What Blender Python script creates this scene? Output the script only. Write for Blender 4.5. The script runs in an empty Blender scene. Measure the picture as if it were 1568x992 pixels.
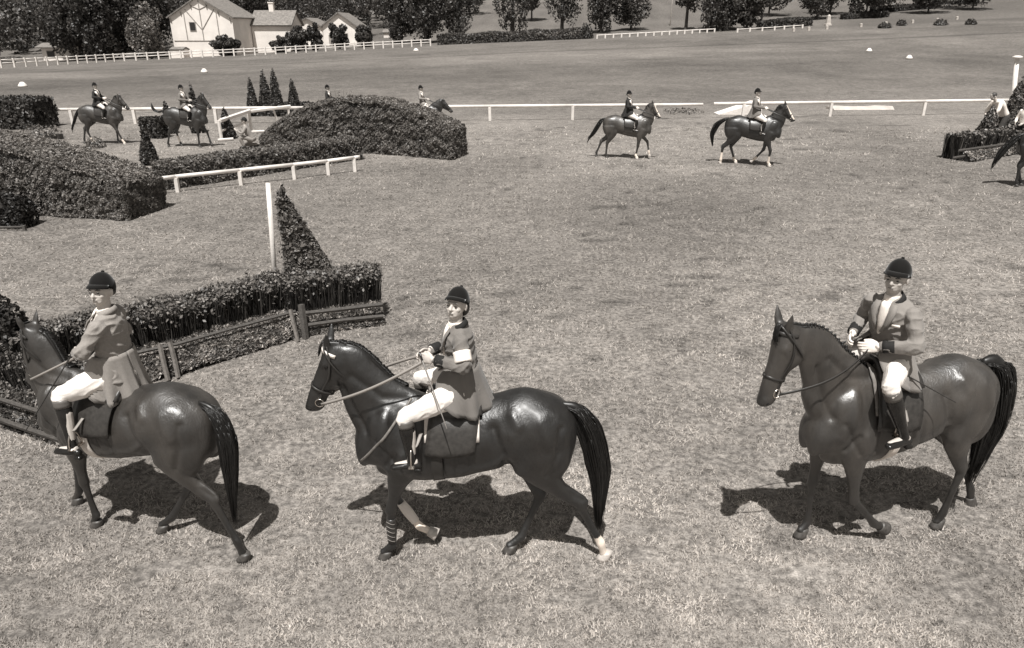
import bpy, math, random
import numpy as np
from mathutils import Vector, Matrix, noise

random.seed(7); RNG = np.random.default_rng(7)
scn = bpy.context.scene
COL = scn.collection
R = math.radians

# ------------------------------------------------------------------ camera
cam_d = bpy.data.cameras.new("camera"); cam = bpy.data.objects.new("camera", cam_d); COL.objects.link(cam)
cam_d.sensor_width = 36; cam_d.lens = 1080 / 1568 * 36; cam_d.clip_end = 3000; cam_d.clip_start = .1
cam.location = (0, 0, 4.35); cam.rotation_euler = (R(90 - 22.9), 0, 0)
scn.camera = cam

# ------------------------------------------------------------------ light
SUN = Vector((-.05, -.42, 1)).normalized()
w = bpy.data.worlds.new("World"); scn.world = w; w.use_nodes = True
nt = w.node_tree; nt.nodes.clear()
sky = nt.nodes.new("ShaderNodeTexSky"); sky.sky_type = 'NISHITA'; sky.sun_disc = False
sky.sun_elevation = math.asin(SUN.z); sky.sun_rotation = math.atan2(SUN.x, SUN.y)
bw = nt.nodes.new("ShaderNodeRGBToBW"); mx = nt.nodes.new("ShaderNodeCombineColor")
bg = nt.nodes.new("ShaderNodeBackground"); out = nt.nodes.new("ShaderNodeOutputWorld")
nt.links.new(sky.outputs[0], bw.inputs[0])
for i, k in enumerate((1.03, 1.0, .95)):
    m = nt.nodes.new("ShaderNodeMath"); m.operation = 'MULTIPLY'; m.inputs[1].default_value = k
    nt.links.new(bw.outputs[0], m.inputs[0]); nt.links.new(m.outputs[0], mx.inputs[i])
nt.links.new(mx.outputs[0], bg.inputs[0]); bg.inputs[1].default_value = .068
nt.links.new(bg.outputs[0], out.inputs[0])
sd = bpy.data.lights.new("sun", 'SUN'); sd.energy = 4.2; sd.angle = R(.5); sd.color = (1, .98, .95)
sun = bpy.data.objects.new("sun", sd); COL.objects.link(sun); sun.location = (-8, -20, 40)
sun.rotation_euler = SUN.to_track_quat('Z', 'Y').to_euler()
scn.view_settings.view_transform = 'Standard'; scn.view_settings.look = 'None'
scn.view_settings.exposure = .58; scn.view_settings.gamma = 1

# ------------------------------------------------------------------ helpers
def tone(v, k=1.0): return (min(1, v * (1 + .090 * k)), v, v * (1 - .085 * k), 1)

def tag(o, label=None, cat=None, group=None, kind=None):
    if label: o['label'] = label
    if cat: o['category'] = cat
    if group: o['group'] = group
    if kind: o['kind'] = kind
    return o

def empty(name, loc, label, cat, group=None, rz=0, sc=1):
    o = bpy.data.objects.new(name, None); COL.objects.link(o)
    o.location = loc; o.rotation_euler = (0, 0, rz); o.scale = (sc, sc, sc); o.empty_display_size = .2
    return tag(o, label, cat, group)

def mesh_obj(name, verts, faces, mat, parent=None, smooth=False, loc=None, kind=None):
    me = bpy.data.meshes.new(name); me.from_pydata([tuple(v) for v in verts], [], faces); me.update()
    if smooth: me.polygons.foreach_set('use_smooth', [True] * len(me.polygons))
    if mat: me.materials.append(mat)
    o = bpy.data.objects.new(name, me); COL.objects.link(o)
    if parent: o.parent = parent
    if loc: o.location = loc
    if kind: o['kind'] = kind
    return o

def raw_mesh(name, V, F, mat, parent=None, colors=None, kind=None, loc=None):
    """numpy verts (n,3) and faces (m,k) of one size k"""
    me = bpy.data.meshes.new(name); V = np.asarray(V, np.float32); F = np.asarray(F, np.int32)
    k = F.shape[1]
    me.vertices.add(len(V)); me.vertices.foreach_set('co', V.ravel())
    me.loops.add(F.size); me.loops.foreach_set('vertex_index', F.ravel())
    me.polygons.add(len(F)); me.polygons.foreach_set('loop_start', np.arange(0, F.size, k, dtype=np.int32))
    me.update(calc_edges=True)
    if colors is not None:
        a = me.color_attributes.new('tone', 'FLOAT_COLOR', 'POINT')
        c = np.ones((len(V), 4), np.float32); c[:, :3] = np.asarray(colors)[:, None]
        a.data.foreach_set('color', c.ravel())
    me.materials.append(mat)
    o = bpy.data.objects.new(name, me); COL.objects.link(o)
    if parent: o.parent = parent
    if loc: o.location = loc
    if kind: o['kind'] = kind
    return o

def catmull(P, n):
    P = np.asarray(P, float)
    if len(P) < 3: 
        return np.array([P[0] + (P[-1] - P[0]) * t for t in np.linspace(0, 1, n + 1)])
    Q = np.vstack([2 * P[0] - P[1], P, 2 * P[-1] - P[-2]]); o = []
    for i in range(1, len(Q) - 2):
        for j in range(n):
            t = j / n; a, b, c, d = Q[i - 1:i + 3]
            o.append(.5 * (2 * b + (c - a) * t + (2 * a - 5 * b + 4 * c - d) * t * t + (3 * b - a - 3 * c + d) * t ** 3))
    o.append(P[-1]); return np.array(o)

def nrm(v):
    v = np.asarray(v, float); l = np.linalg.norm(v); return v / l if l > 1e-9 else v

class Vol:
    """collects closed shapes; build() melts them into one skin (voxel remesh) or leaves them as they are"""
    def __init__(s): s.v = []; s.f = []
    def add(s, V, F):
        A = np.asarray(V, float); t = 0.0                       # outward winding for every closed shape
        for f in F:
            for i in range(1, len(f) - 1):
                a_, b_, c_ = A[f[0]], A[f[i]], A[f[i + 1]]
                t += a_[0] * (b_[1] * c_[2] - b_[2] * c_[1]) - a_[1] * (b_[0] * c_[2] - b_[2] * c_[0]) + a_[2] * (b_[0] * c_[1] - b_[1] * c_[0])
        if t < 0: F = [f[::-1] for f in F]
        b = len(s.v); s.v += [tuple(map(float, p)) for p in V]; s.f += [tuple(i + b for i in f) for f in F]
    def rings(s, rings, caps=True):
        n = len(rings[0]); V = [p for r in rings for p in r]; F = []
        for i in range(len(rings) - 1):
            for j in range(n):
                k = (j + 1) % n; F.append((i * n + j, i * n + k, (i + 1) * n + k, (i + 1) * n + j))
        if caps:
            for e, ring in ((0, rings[0]), (len(rings) - 1, rings[-1])):
                c = np.mean(ring, 0); V.append(c); ci = len(V) - 1
                for j in range(n):
                    k = (j + 1) % n
                    F.append((ci, e * n + k, e * n + j) if e == 0 else (ci, e * n + j, e * n + k))
        s.add(V, F)
    def tube(s, path, seg=12, sub=3, ref=(0, 1, 0), round_=True, M=None):
        P = catmull([(p[0], p[1], p[2], p[3], p[4] if len(p) > 4 else p[3]) for p in path], sub)
        if M is not None: pass
        rs = []; ref = nrm(ref); S0 = None
        for i in range(len(P)):
            T = nrm(P[min(i + 1, len(P) - 1), :3] - P[max(i - 1, 0), :3])
            rr = ref if abs(ref @ T) < .97 else (S0 if S0 is not None else nrm((1, .3, 0)))
            S = nrm(rr - (rr @ T) * T); S0 = S; N = np.cross(T, S)
            a, b = max(P[i, 3], .0015), max(P[i, 4], .0015)
            rs.append([P[i, :3] + a * N * math.cos(q) + b * S * math.sin(q) for q in np.linspace(0, 2 * math.pi, seg, endpoint=False)])
            if round_ and i in (0, len(P) - 1):
                sg = -1 if i == 0 else 1
                r2 = [P[i, :3] + sg * T * min(a, b) * .55 + .65 * (a * N * math.cos(q) + b * S * math.sin(q)) for q in np.linspace(0, 2 * math.pi, seg, endpoint=False)]
                if i == 0: rs.insert(0, r2)
                else: rs.append(r2)
        s.rings(rs)
    def ell(s, c, r, rot=None, seg=14, rg=9):
        rm = np.array(rot) if rot is not None else np.eye(3)
        rs = []
        for i in range(1, rg):
            ph = math.pi * i / rg
            rs.append([np.asarray(c) + rm @ np.array([r[0] * math.sin(ph) * math.cos(q), r[1] * math.sin(ph) * math.sin(q), r[2] * math.cos(ph)]) for q in np.linspace(0, 2 * math.pi, seg, endpoint=False)])
        s.rings([r_[::-1] for r_ in rs])
    def box(s, c, h, rot=None):
        rm = np.array(rot) if rot is not None else np.eye(3)
        V = [np.asarray(c) + rm @ np.array([x * h[0], y * h[1], z * h[2]]) for z in (-1, 1) for y in (-1, 1) for x in (-1, 1)]
        s.add(V, [(0, 2, 3, 1), (4, 5, 7, 6), (0, 1, 5, 4), (2, 6, 7, 3), (0, 4, 6, 2), (1, 3, 7, 5)])
    def sheet(s, grid, th):
        """grid: (m,n,3) points, thickened along its normals"""
        g = np.asarray(grid, float); m, n = g.shape[:2]
        du = np.gradient(g, axis=0); dv = np.gradient(g, axis=1); N = np.cross(du, dv)
        N /= (np.linalg.norm(N, axis=2, keepdims=True) + 1e-9)
        V = np.vstack([(g + N * th / 2).reshape(-1, 3), (g - N * th / 2).reshape(-1, 3)]); F = []; o = m * n
        for i in range(m - 1):
            for j in range(n - 1):
                a = i * n + j; F.append((a, a + n, a + n + 1, a + 1)); F.append((o + a, o + a + 1, o + a + n + 1, o + a + n))
        for i in range(m - 1):
            a = i * n; F.append((a, o + a, o + a + n, a + n)); a += n - 1; F.append((a, a + n, o + a + n, o + a))
        for j in range(n - 1):
            F.append((j, j + 1, o + j + 1, o + j)); a = (m - 1) * n + j; F.append((a, o + a, o + a + 1, a + 1))
        s.add(V, F)
    def xf(s, M, i0=0):
        for i in range(i0, len(s.v)): s.v[i] = tuple(M @ Vector(s.v[i]))
    def build(s, name, mat, parent=None, voxel=None, smooth=4, fac=.5, shift=(0, 0, 0), disp=None, colors=None, flat=False, kind=None):
        me = bpy.data.meshes.new(name)
        if flat or voxel: V0 = s.v
        else: V0 = s.v
        me.from_pydata(V0, [], s.f); me.update()
        if voxel:
            t = bpy.data.objects.new("tmp", me); COL.objects.link(t)
            m = t.modifiers.new("r", 'REMESH'); m.mode = 'VOXEL'; m.voxel_size = voxel; m.adaptivity = 0
            if smooth:
                m2 = t.modifiers.new("s", 'SMOOTH'); m2.factor = fac; m2.iterations = smooth
            dg = bpy.context.evaluated_depsgraph_get(); dg.update()
            me2 = bpy.data.meshes.new_from_object(t.evaluated_get(dg)); me2.name = name
            bpy.data.objects.remove(t); bpy.data.meshes.remove(me); me = me2; me.materials.clear()
        n = len(me.vertices); co = np.empty(n * 3, np.float32); me.vertices.foreach_get('co', co); co = co.reshape(-1, 3)
        if disp:
            no = np.empty(n * 3, np.float32); me.vertices.foreach_get('normal', no); no = no.reshape(-1, 3)
            d = np.array([disp(p) for p in co], np.float32); co = co + no * d[:, None]
        if colors:
            a = me.color_attributes.new('tone', 'FLOAT_COLOR', 'POINT'); c = np.ones((n, 4), np.float32)
            c[:, :3] = colors(co)[:, None]; a.data.foreach_set('color', c.ravel())
        co = co - np.asarray(shift, np.float32)
        me.vertices.foreach_set('co', co.ravel())
        if not flat: me.polygons.foreach_set('use_smooth', [True] * len(me.polygons))
        me.update(); me.materials.append(mat)
        o = bpy.data.objects.new(name, me); COL.objects.link(o)
        if parent: o.parent = parent
        if kind: o['kind'] = kind
        return o

# ------------------------------------------------------------------ materials
def material(name, v=.3, rough=.7, attr=False, noise_=(0, 0), bump=(0, 0), spec=.5, metal=0, sheen=0, k=1.0, stretch=None, translucent=0, obj_coords=True):
    m = bpy.data.materials.new(name); m.use_nodes = True; t = m.node_tree; b = t.nodes['Principled BSDF']
    b.inputs['Roughness'].default_value = rough; b.inputs['Specular IOR Level'].default_value = spec
    b.inputs['Metallic'].default_value = metal; b.inputs['Base Color'].default_value = tone(v, k)
    if sheen: b.inputs['Sheen Weight'].default_value = sheen; b.inputs['Sheen Roughness'].default_value = .4
    src = None
    if attr:
        a = t.nodes.new("ShaderNodeVertexColor"); a.layer_name = 'tone'
        mm = t.nodes.new("ShaderNodeMix"); mm.data_type = 'RGBA'; mm.blend_type = 'MULTIPLY'; mm.inputs[0].default_value = 1
        t.links.new(a.outputs[0], mm.inputs[6]); mm.inputs[7].default_value = tone(v, k); src = mm.outputs[2]
    if noise_[0] or bump[0]:
        tc = t.nodes.new("ShaderNodeTexCoord"); vec = tc.outputs['Object']
        if stretch:
            mp = t.nodes.new("ShaderNodeMapping"); mp.inputs['Scale'].default_value = stretch; t.links.new(vec, mp.inputs[0]); vec = mp.outputs[0]
    if noise_[0]:
        n = t.nodes.new("ShaderNodeTexNoise"); n.inputs['Scale'].default_value = noise_[0]; n.inputs['Detail'].default_value = 5; t.links.new(vec, n.inputs[0])
        r = t.nodes.new("ShaderNodeMapRange"); r.inputs[1].default_value = .3; r.inputs[2].default_value = .7
        r.inputs[3].default_value = 1 - noise_[1]; r.inputs[4].default_value = 1 + noise_[1]; t.links.new(n.outputs[0], r.inputs[0])
        mm = t.nodes.new("ShaderNodeMix"); mm.data_type = 'RGBA'; mm.blend_type = 'MULTIPLY'; mm.inputs[0].default_value = 1
        if src: t.links.new(src, mm.inputs[6])
        else: mm.inputs[6].default_value = tone(v, k)
        t.links.new(r.outputs[0], mm.inputs[7]); src = mm.outputs[2]
    if src: t.links.new(src, b.inputs['Base Color'])
    if bump[0]:
        n2 = t.nodes.new("ShaderNodeTexNoise"); n2.inputs['Scale'].default_value = bump[0]; n2.inputs['Detail'].default_value = 4; t.links.new(vec, n2.inputs[0])
        bp = t.nodes.new("ShaderNodeBump"); bp.inputs['Strength'].default_value = bump[1]; bp.inputs['Distance'].default_value = .01
        t.links.new(n2.outputs[0], bp.inputs['Height']); t.links.new(bp.outputs[0], b.inputs['Normal'])
    if translucent:
        tr = t.nodes.new("ShaderNodeBsdfTranslucent"); ms = t.nodes.new("ShaderNodeMixShader"); ms.inputs[0].default_value = translucent
        if src: t.links.new(src, tr.inputs[0])
        else: tr.inputs[0].default_value = tone(v, k)
        o = t.nodes['Material Output']; t.links.new(b.outputs[0], ms.inputs[1]); t.links.new(tr.outputs[0], ms.inputs[2]); t.links.new(ms.outputs[0], o.inputs[0])
    return m

M = {}
M['coat'] = material('horse_coat', .62, .40, attr=True, noise_=(6, .5), bump=(70, .26), spec=.95, stretch=(1, 1, .35), k=1.6)
_t = M['coat'].node_tree; _b = _t.nodes['Principled BSDF']; _b.inputs['Coat Weight'].default_value = .14; _b.inputs['Coat Roughness'].default_value = .26; _b.inputs['Coat IOR'].default_value = 1.45
_c = _t.nodes.new("ShaderNodeTexCoord"); _n = _t.nodes.new("ShaderNodeTexNoise"); _n.inputs['Scale'].default_value = 5; _n.inputs['Detail'].default_value = 4; _t.links.new(_c.outputs['Object'], _n.inputs[0])
_r = _t.nodes.new("ShaderNodeMapRange"); _r.inputs[1].default_value = .35; _r.inputs[2].default_value = .65; _r.inputs[3].default_value = .38; _r.inputs[4].default_value = .60; _t.links.new(_n.outputs[0], _r.inputs[0]); _t.links.new(_r.outputs[0], _b.inputs['Roughness'])
_old = _b.inputs['Normal'].links[0].from_node; _mp = _t.nodes.new("ShaderNodeMapping"); _mp.inputs['Scale'].default_value = (1, 1, .55); _t.links.new(_c.outputs['Object'], _mp.inputs[0])
_n2 = _t.nodes.new("ShaderNodeTexNoise"); _n2.inputs['Scale'].default_value = 15; _n2.inputs['Detail'].default_value = 3; _n2.inputs['Distortion'].default_value = .6; _t.links.new(_mp.outputs[0], _n2.inputs[0])
_b2 = _t.nodes.new("ShaderNodeBump"); _b2.inputs['Strength'].default_value = .2; _b2.inputs['Distance'].default_value = .022; _t.links.new(_n2.outputs[0], _b2.inputs['Height']); _t.links.new(_b2.outputs[0], _old.inputs['Normal'])
M['hair'] = material('horse_hair', .010, .42, noise_=(30, .4), spec=.5)
M['hoof'] = material('hoof_horn', .06, .5, noise_=(30, .35))
M['hoof_pale'] = material('pale_hoof_horn', .45, .5, noise_=(30, .2))
M['eye'] = material('eye', .01, .1)
M['dark'] = material('dark_hollow', .01, .8)
M['leather'] = material('saddle_leather', .035, .35, noise_=(25, .3), bump=(150, .1))
M['leather_tan'] = material('tan_leather', .16, .45, noise_=(25, .25), bump=(150, .1))
M['strap'] = material('dark_strap_leather', .03, .4)
M['strap_tan'] = material('tan_strap_leather', .26, .5)
M['white_cloth'] = material('white_cotton', .78, .8, noise_=(14, .05), bump=(220, .25))
M['white_strap'] = material('white_strap', .75, .6, bump=(120, .2))
M['metal'] = material('stirrup_steel', .6, .25, metal=1)
M['skin'] = material('skin', .50, .5, noise_=(20, .06), spec=.4)
M['skin_tan'] = material('tanned_skin', .43, .5, noise_=(20, .08), spec=.4)
M['lip'] = material('lips', .14, .5)
M['velvet'] = material('black_velvet', .006, .9, sheen=.25, spec=.2)
M['jacket'] = material('grey_wool_jacket', .21, .85, noise_=(6, .08), bump=(260, .35), sheen=.15)
M['jacket_mid'] = material('mid_grey_wool_jacket', .155, .85, noise_=(6, .08), bump=(260, .35), sheen=.15)
M['jacket_pale'] = material('pale_tweed_jacket', .25, .85, noise_=(60, .09), bump=(260, .35), sheen=.1)
M['jacket_dark'] = material('black_wool_jacket', .018, .85, noise_=(6, .1), bump=(260, .3))
M['breeches'] = material('cream_breeches', .76, .8, noise_=(7, .05), bump=(240, .25), k=.8)
M['boot'] = material('black_boot_leather', .012, .25, noise_=(18, .3), bump=(30, .1))
M['boot_top'] = material('brown_boot_top', .11, .4, noise_=(18, .2))
M['glove_white'] = material('white_glove', .78, .8, bump=(300, .2))
M['black_cloth'] = material('black_cloth', .01, .85)
M['white_paint'] = material('white_paint', .72, .55, noise_=(5, .12), bump=(40, .2), k=.7)
M['hair_brown'] = material('brown_hair', .05, .6, noise_=(60, .3))
M['wood'] = material('weathered_board', .08, .75, noise_=(8, .35), bump=(30, .4), stretch=(1, 6, 6))
M['cloth_grey'] = material('grey_trousers', .05, .9, noise_=(8, .2))

# ------------------------------------------------------------------ HORSE
#        x      top    bottom  halfwidth egg
TR = [(-.935, 1.36, 1.14, .05, 0), (-.90, 1.45, 1.02, .15, 0), (-.80, 1.535, .96, .225, -.06), (-.65, 1.60, .91, .275, -.08),
      (-.48, 1.635, .96, .28, -.04), (-.30, 1.60, .93, .265, .05), (-.10, 1.55, .885, .28, .12), (.10, 1.54, .845, .288, .14),
      (.28, 1.575, .82, .28, .17), (.42, 1.64, .82, .255, .26), (.55, 1.63, .84, .235, .24), (.68, 1.55, .90, .215, .15),
      (.79, 1.42, .97, .18, .05), (.88, 1.30, 1.04, .12, 0), (.925, 1.22, 1.12, .05, 0)]
TRC = catmull(TR, 6)
def trunk(x, t, off=0.0):
    """point on the trunk at station x, angle t (0 = spine, + = left side), pushed out by off"""
    z1, z0, hw, eg = (np.interp(x, TRC[:, 0], TRC[:, i]) for i in (1, 2, 3, 4))
    zm, hz = (z1 + z0) / 2, (z1 - z0) / 2; hz += off; hw += off
    return np.array([x, hw * math.sin(t) * (1 - eg * math.cos(t)), zm + hz * math.cos(t)])

WALK = dict(  # neutral walking pose, horse-local metres (x forward, y left)
    FL=[(.50, .155, .95), (.56, .14, .52), (.56, .125, .14), (.62, .12, 0)],
    FR=[(.50, -.155, .95), (.46, -.14, .52), (.26, -.12, .22), (.18, -.12, .10)],
    HL=[(-.47, .17, .98), (-.88, .14, .55), (-1.0, .13, .16), (-1.0, .12, 0)],
    HR=[(-.43, -.17, .98), (-.62, -.13, .53), (-.50, -.11, .13), (-.42, -.10, 0)],
    poll=(1.02, 0, 2.10), pitch=64, yaw=0, neck=.0, tail=[(-.86, 0, 1.50), (-1.0, 0, 1.42), (-1.08, 0, 1.15), (-1.13, 0, .8), (-1.12, 0, .42)], tailw=.055)

HEADSEC = [(-.03, .14, .058), (.06, .205, .084), (.18, .265, .100), (.32, .295, .094), (.44, .27, .080), (.58, .205, .066), (.72, .168, .058), (.84, .162, .060), (.93, .155, .063), (.985, .12, .052), (1.01, .07, .035)]
def head_frame(po):
    ph, ps = R(po['pitch']), R(po['yaw']); P = np.array(po['poll'], float)
    u = np.array([math.cos(ph) * math.cos(ps), math.cos(ph) * math.sin(ps), -math.sin(ph)])
    n = np.array([-math.sin(ph) * math.cos(ps), -math.sin(ph) * math.sin(ps), -math.cos(ph)])
    l = np.array([-math.sin(ps), math.cos(ps), 0.]); return P, u, n, l
HL_ = .62
# muscle relief drawn on the flank in side view: (height, softness, line of (x, z))
RELIEF = [(-.014, .035, [(.40, 1.52), (.37, 1.30), (.36, 1.02)]), (-.016, .04, [(-.24, 1.40), (-.31, 1.18), (-.36, .98)]), (.012, .045, [(-.40, 1.50), (-.44, 1.44)]),
          (.010, .06, [(-.40, 1.36), (-.46, 1.14), (-.42, 1.0)]), (-.010, .03, [(-.78, 1.40), (-.76, 1.18), (-.68, .98)]), (-.010, .028, [(.99, 1.74), (.90, 1.52), (.80, 1.32)]),
          (.012, .05, [(.62, 1.50), (.66, 1.30), (.72, 1.16)]), (-.009, .025, [(.56, 1.16), (.64, 1.04)]), (.012, .05, [(.50, 1.16), (.46, 1.02)]), (-.008, .022, [(.70, 1.28), (.60, 1.12), (.52, 1.0)]),
          (-.007, .03, [(.46, 1.60), (.66, 1.62), (.88, 1.80)]), (.008, .05, [(-.62, 1.46), (-.70, 1.28)]), (.010, .035, [(.10, 1.0), (-.2, 1.05), (-.33, 1.12)]), (-.006, .02, [(.2, 1.30), (.16, 1.0)]), (-.006, .02, [(.1, 1.32), (.06, 1.0)]), (-.006, .02, [(0, 1.33), (-.05, 1.02)])]
def hp(po, s, n_, l_): # point in head space (s along 0..1, n_ metres towards throat, l_ metres left)
    P, u, n, l = head_frame(po); return P + u * HL_ * s + n * n_ + l * l_
def rotm(u, v, w): return np.column_stack([u, v, w])

from mathutils.bvhtree import BVHTree
SURF = {}
def surf(key, x, t, off):
    """point on the real skin of a built horse, found by looking inwards from outside"""
    b = SURF.get(key); p = trunk(x, t, off)
    if b is None: return p
    z1, z0 = np.interp(x, TRC[:, 0], TRC[:, 1]), np.interp(x, TRC[:, 0], TRC[:, 2]); c = np.array([x, 0, (z1 + z0) / 2])
    d = nrm(trunk(x, t, .1) - c); h = b.ray_cast(Vector(c + d * .75), Vector(-d), 1.0)
    return np.array(h[0]) + d * off if h[0] is not None else p

def make_horse(loc, ang, sc, po, label, group=None, coat=.05, points=.25, dapple=None, fine=True, tack=None, socks=(), blaze=False, boots=(), plaits=False, name='horse', sz=1.0):
    root = empty(name, (loc[0], loc[1], -.014), label, 'horse', group, R(ang), sc); root.scale.z = sc * sz
    vx = .0105 if fine else .022
    v = Vol()
    # trunk
    rs = []
    for x, z1, z0, hw, eg in catmull(TR, 3):
        zm, hz = (z1 + z0) / 2, (z1 - z0) / 2
        rs.append([(x, max(hw, .02) * math.sin(q) * (1 - eg * math.cos(q)), zm + hz * math.cos(q)) for q in np.linspace(0, 2 * math.pi, 28, endpoint=False)])
    v.rings(rs)
    yw = po['neck']; pl = np.array(po['poll'], float)
    # neck
    b0 = np.array([.56, 0, 1.34]); b1 = np.array([.74, 0, 1.56])
    crest_arch = po.get('arch', .05)
    m1 = b1 + (pl - b1) * .5 + np.array([-.03 + 0, yw * .4, crest_arch]); pe = pl + np.array([-.055, 0, -.085])
    v.tube([(*b0, .36, .145), (*b1, .268, .108), (*m1, .165, .074), (*(m1 + (pe - m1) * .62), .122, .066), (*pe, .105, .064)], seg=20, sub=4)
    nk = [b0, b1, m1, m1 + (pe - m1) * .62, pe]
    v.tube([(.62, 0, 1.30, .16, .15), (.78, 0, 1.34, .14, .12), ((.80 + m1[0]) / 2 + .05, yw * .2, 1.52, .08, .07)], seg=14)
    # head
    P, u, n, l = head_frame(po); rs = []
    for s_, d, b in catmull(HEADSEC, 3):
        c = P + u * HL_ * s_ + n * d / 2
        rs.append([c + n * (d / 2) * math.cos(q) + l * b * math.sin(q) * (1 + .18 * -math.cos(q)) for q in np.linspace(0, 2 * math.pi, 18, endpoint=False)])
    v.rings(rs)
    hm = rotm(u, l, n)
    for sy in (-1, 1):
        v.ell(hp(po, .34, .17, sy * .058), (.105, .036, .095), hm)     # cheek
        v.ell(hp(po, .24, .055, sy * .072), (.042, .026, .03), hm)     # brow
        v.ell(hp(po, .50, .06, sy * .045), (.10, .018, .018), hm)      # facial crest
        v.ell(hp(po, .92, .045, sy * .042), (.035, .022, .03), hm)     # nostril wing
        e0 = hp(po, .015, .035, sy * .05); up = -u * .9 - n * .25 + l * sy * .28 + np.array(po.get('ear', (0, 0, 0)))
        up = nrm(up)
        v.tube([(*e0, .030, .026), (*(e0 + up * .05), .037, .022), (*(e0 + up * .10), .029, .016), (*(e0 + up * .155), .008, .006)], seg=8, ref=l)
    v.ell(hp(po, .9, .135, 0), (.04, .034, .02), hm)                  # chin
    # muscles
    for sy in (-1, 1):
        v.ell((-.60, sy * .135, 1.30), (.30, .155, .27)); v.ell((-.70, sy * .14, 1.12), (.20, .13, .26))
        ty = R(28); rm = np.array([[math.cos(ty), 0, math.sin(ty)], [0, 1, 0], [-math.sin(ty), 0, math.cos(ty)]])
        v.ell((.58, sy * .14, 1.24), (.17, .10, .30), rm); v.ell((.76, sy * .10, 1.13), (.13, .095, .15))
        v.ell((.47, sy * .155, 1.08), (.17, .10, .20)); v.ell((.85, sy * .065, 1.09), (.07, .075, .15))
        v.ell((.53, sy * .05, .93), (.24, .09, .10))
    # legs
    lt = 1.0 if fine else 1.22; i_leg = len(v.v)
    def tube(path, **kw): v.tube([(p[0], p[1], p[2], p[3] * lt, (p[4] if len(p) > 4 else p[3]) * lt) for p in path], **kw)
    hoofs = []
    for key, fore in (('FL', 1), ('FR', 1), ('HL', 0), ('HR', 0)):
        e, k, f, h = [np.array(p, float) for p in po[key]]
        sy = 1 if key[1] == 'L' else -1
        past = f + (h - f) * .55
        planted = h[2] < .02
        if planted: past = f + (np.array([h[0], h[1], .07]) - f) * .75
        if fore:
            s0 = np.array([.60, sy * .15, 1.15])
            up = e + (k - e) * .22; low = e + (k - e) * .72
            tube([(*s0, .14, .085), (*e, .125, .08), (*up, .098, .072), (*(e + (k - e) * .48), .068, .056), (*low, .05, .043), (*k, .052, .046)], seg=14)
            d = nrm(f - k); v.ell(k + (0.008, 0, 0), (.045, .043, .055))
            tube([(*k, .046, .042), (*(k + (f - k) * .22), .036, .031), (*(k + (f - k) * .6), .033, .027), (*(k + (f - k) * .88), .037, .031), (*f, .043, .037), (*past, .034, .033), (*(past + nrm(past - f) * .03), .045, .042)], seg=12)
            v.ell(f - np.array([.018, 0, .004]), (.028, .03, .03))
        else:
            s0 = np.array([-.62, sy * .15, 1.22]); g = e + (k - e) * .5
            bk = nrm(np.cross(np.array([0, 1, 0]), nrm(k - e)))  # perpendicular in the sagittal plane
            if bk[0] > 0: bk = -bk
            mid = np.array([(s0[0] + e[0]) / 2 - .06, sy * .16, (s0[2] + e[2]) / 2 - .02])
            tube([(*s0, .25, .13), (*mid, .22, .125), (*(e + bk * .085 - (0, 0, .03)), .165, .10), (*(e + (k - e) * .42 + bk * .03), .105, .072), (*(e + (k - e) * .72 + bk * .008), .062, .048), (*(k + (0, 0, .03)), .052, .04)], seg=14)
            v.ell(e + (.0, 0, 0), (.075, .075, .10))
            tube([(*(g + bk * .07), .03, .03), (*(k + bk * .035 + np.array([-.005, 0, .07])), .017, .018)], seg=8)
            v.ell(k + np.array([-.035, 0, .045]), (.032, .026, .05)); v.ell(k, (.05, .042, .06))
            tube([(*k, .048, .041), (*(k + (f - k) * .25), .038, .032), (*(k + (f - k) * .6), .034, .028), (*(k + (f - k) * .88), .038, .032), (*f, .044, .038), (*past, .034, .033), (*(past + nrm(past - f) * .03), .045, .042)], seg=12)
            v.ell(f - np.array([.02, 0, .004]), (.028, .03, .03))
        hoofs.append((key, f, past, h, planted))
    bx = [po[k] for k in ('FL', 'FR', 'HL', 'HR')]
    def colr(co):
        x, y, z = co[:, 0], co[:, 1], co[:, 2]
        c = np.full(len(co), coat, np.float32)
        # black points: lower legs
        low = np.clip((.72 - z) / .35, 0, 1) * (x < .95)
        c = c * (1 - (1 - points) * low)
        # paler belly seam and flank, darker spine
        c *= 1 + .25 * np.clip((1.05 - z) / .2, 0, 1) * (z > .78) * (np.abs(y) < .3) - .3 * np.clip((z - 1.52) / .1, 0, 1) * (np.abs(y) < .1) * (x < .5)
        muz = P + u * HL_ * .98
        d = np.linalg.norm(co - muz, axis=1); c *= 1 - .45 * np.clip((.16 - d) / .1, 0, 1)
        for key in socks:
            kk, top = key; _, k_, f_, h_ = [np.array(p) for p in po[kk]]
            t = f_ + (k_ - f_) * top; ax = nrm(k_ - f_); s_ = (co - t) @ ax
            near = np.linalg.norm(co - (t + np.clip(s_, -.5, 0)[:, None] * ax), axis=1)
            dl = np.minimum(np.linalg.norm(co - f_, axis=1), np.linalg.norm(co - (f_ + h_) / 2, axis=1)); 
            msk = ((s_ < 0) & (near < .075)) | (dl < .085); msk &= (z < k_[2] + .05)
            c[msk] = 1.1
        if blaze:
            q = co - P; a = q @ u / HL_; b = q @ l; dn = q @ n
            msk = (a > .08) & (a < .93) & (np.abs(b) < (.034 if fine else .05)) & (dn < (.035 if fine else .07)); c[msk] = 1.1
        return c
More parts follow.
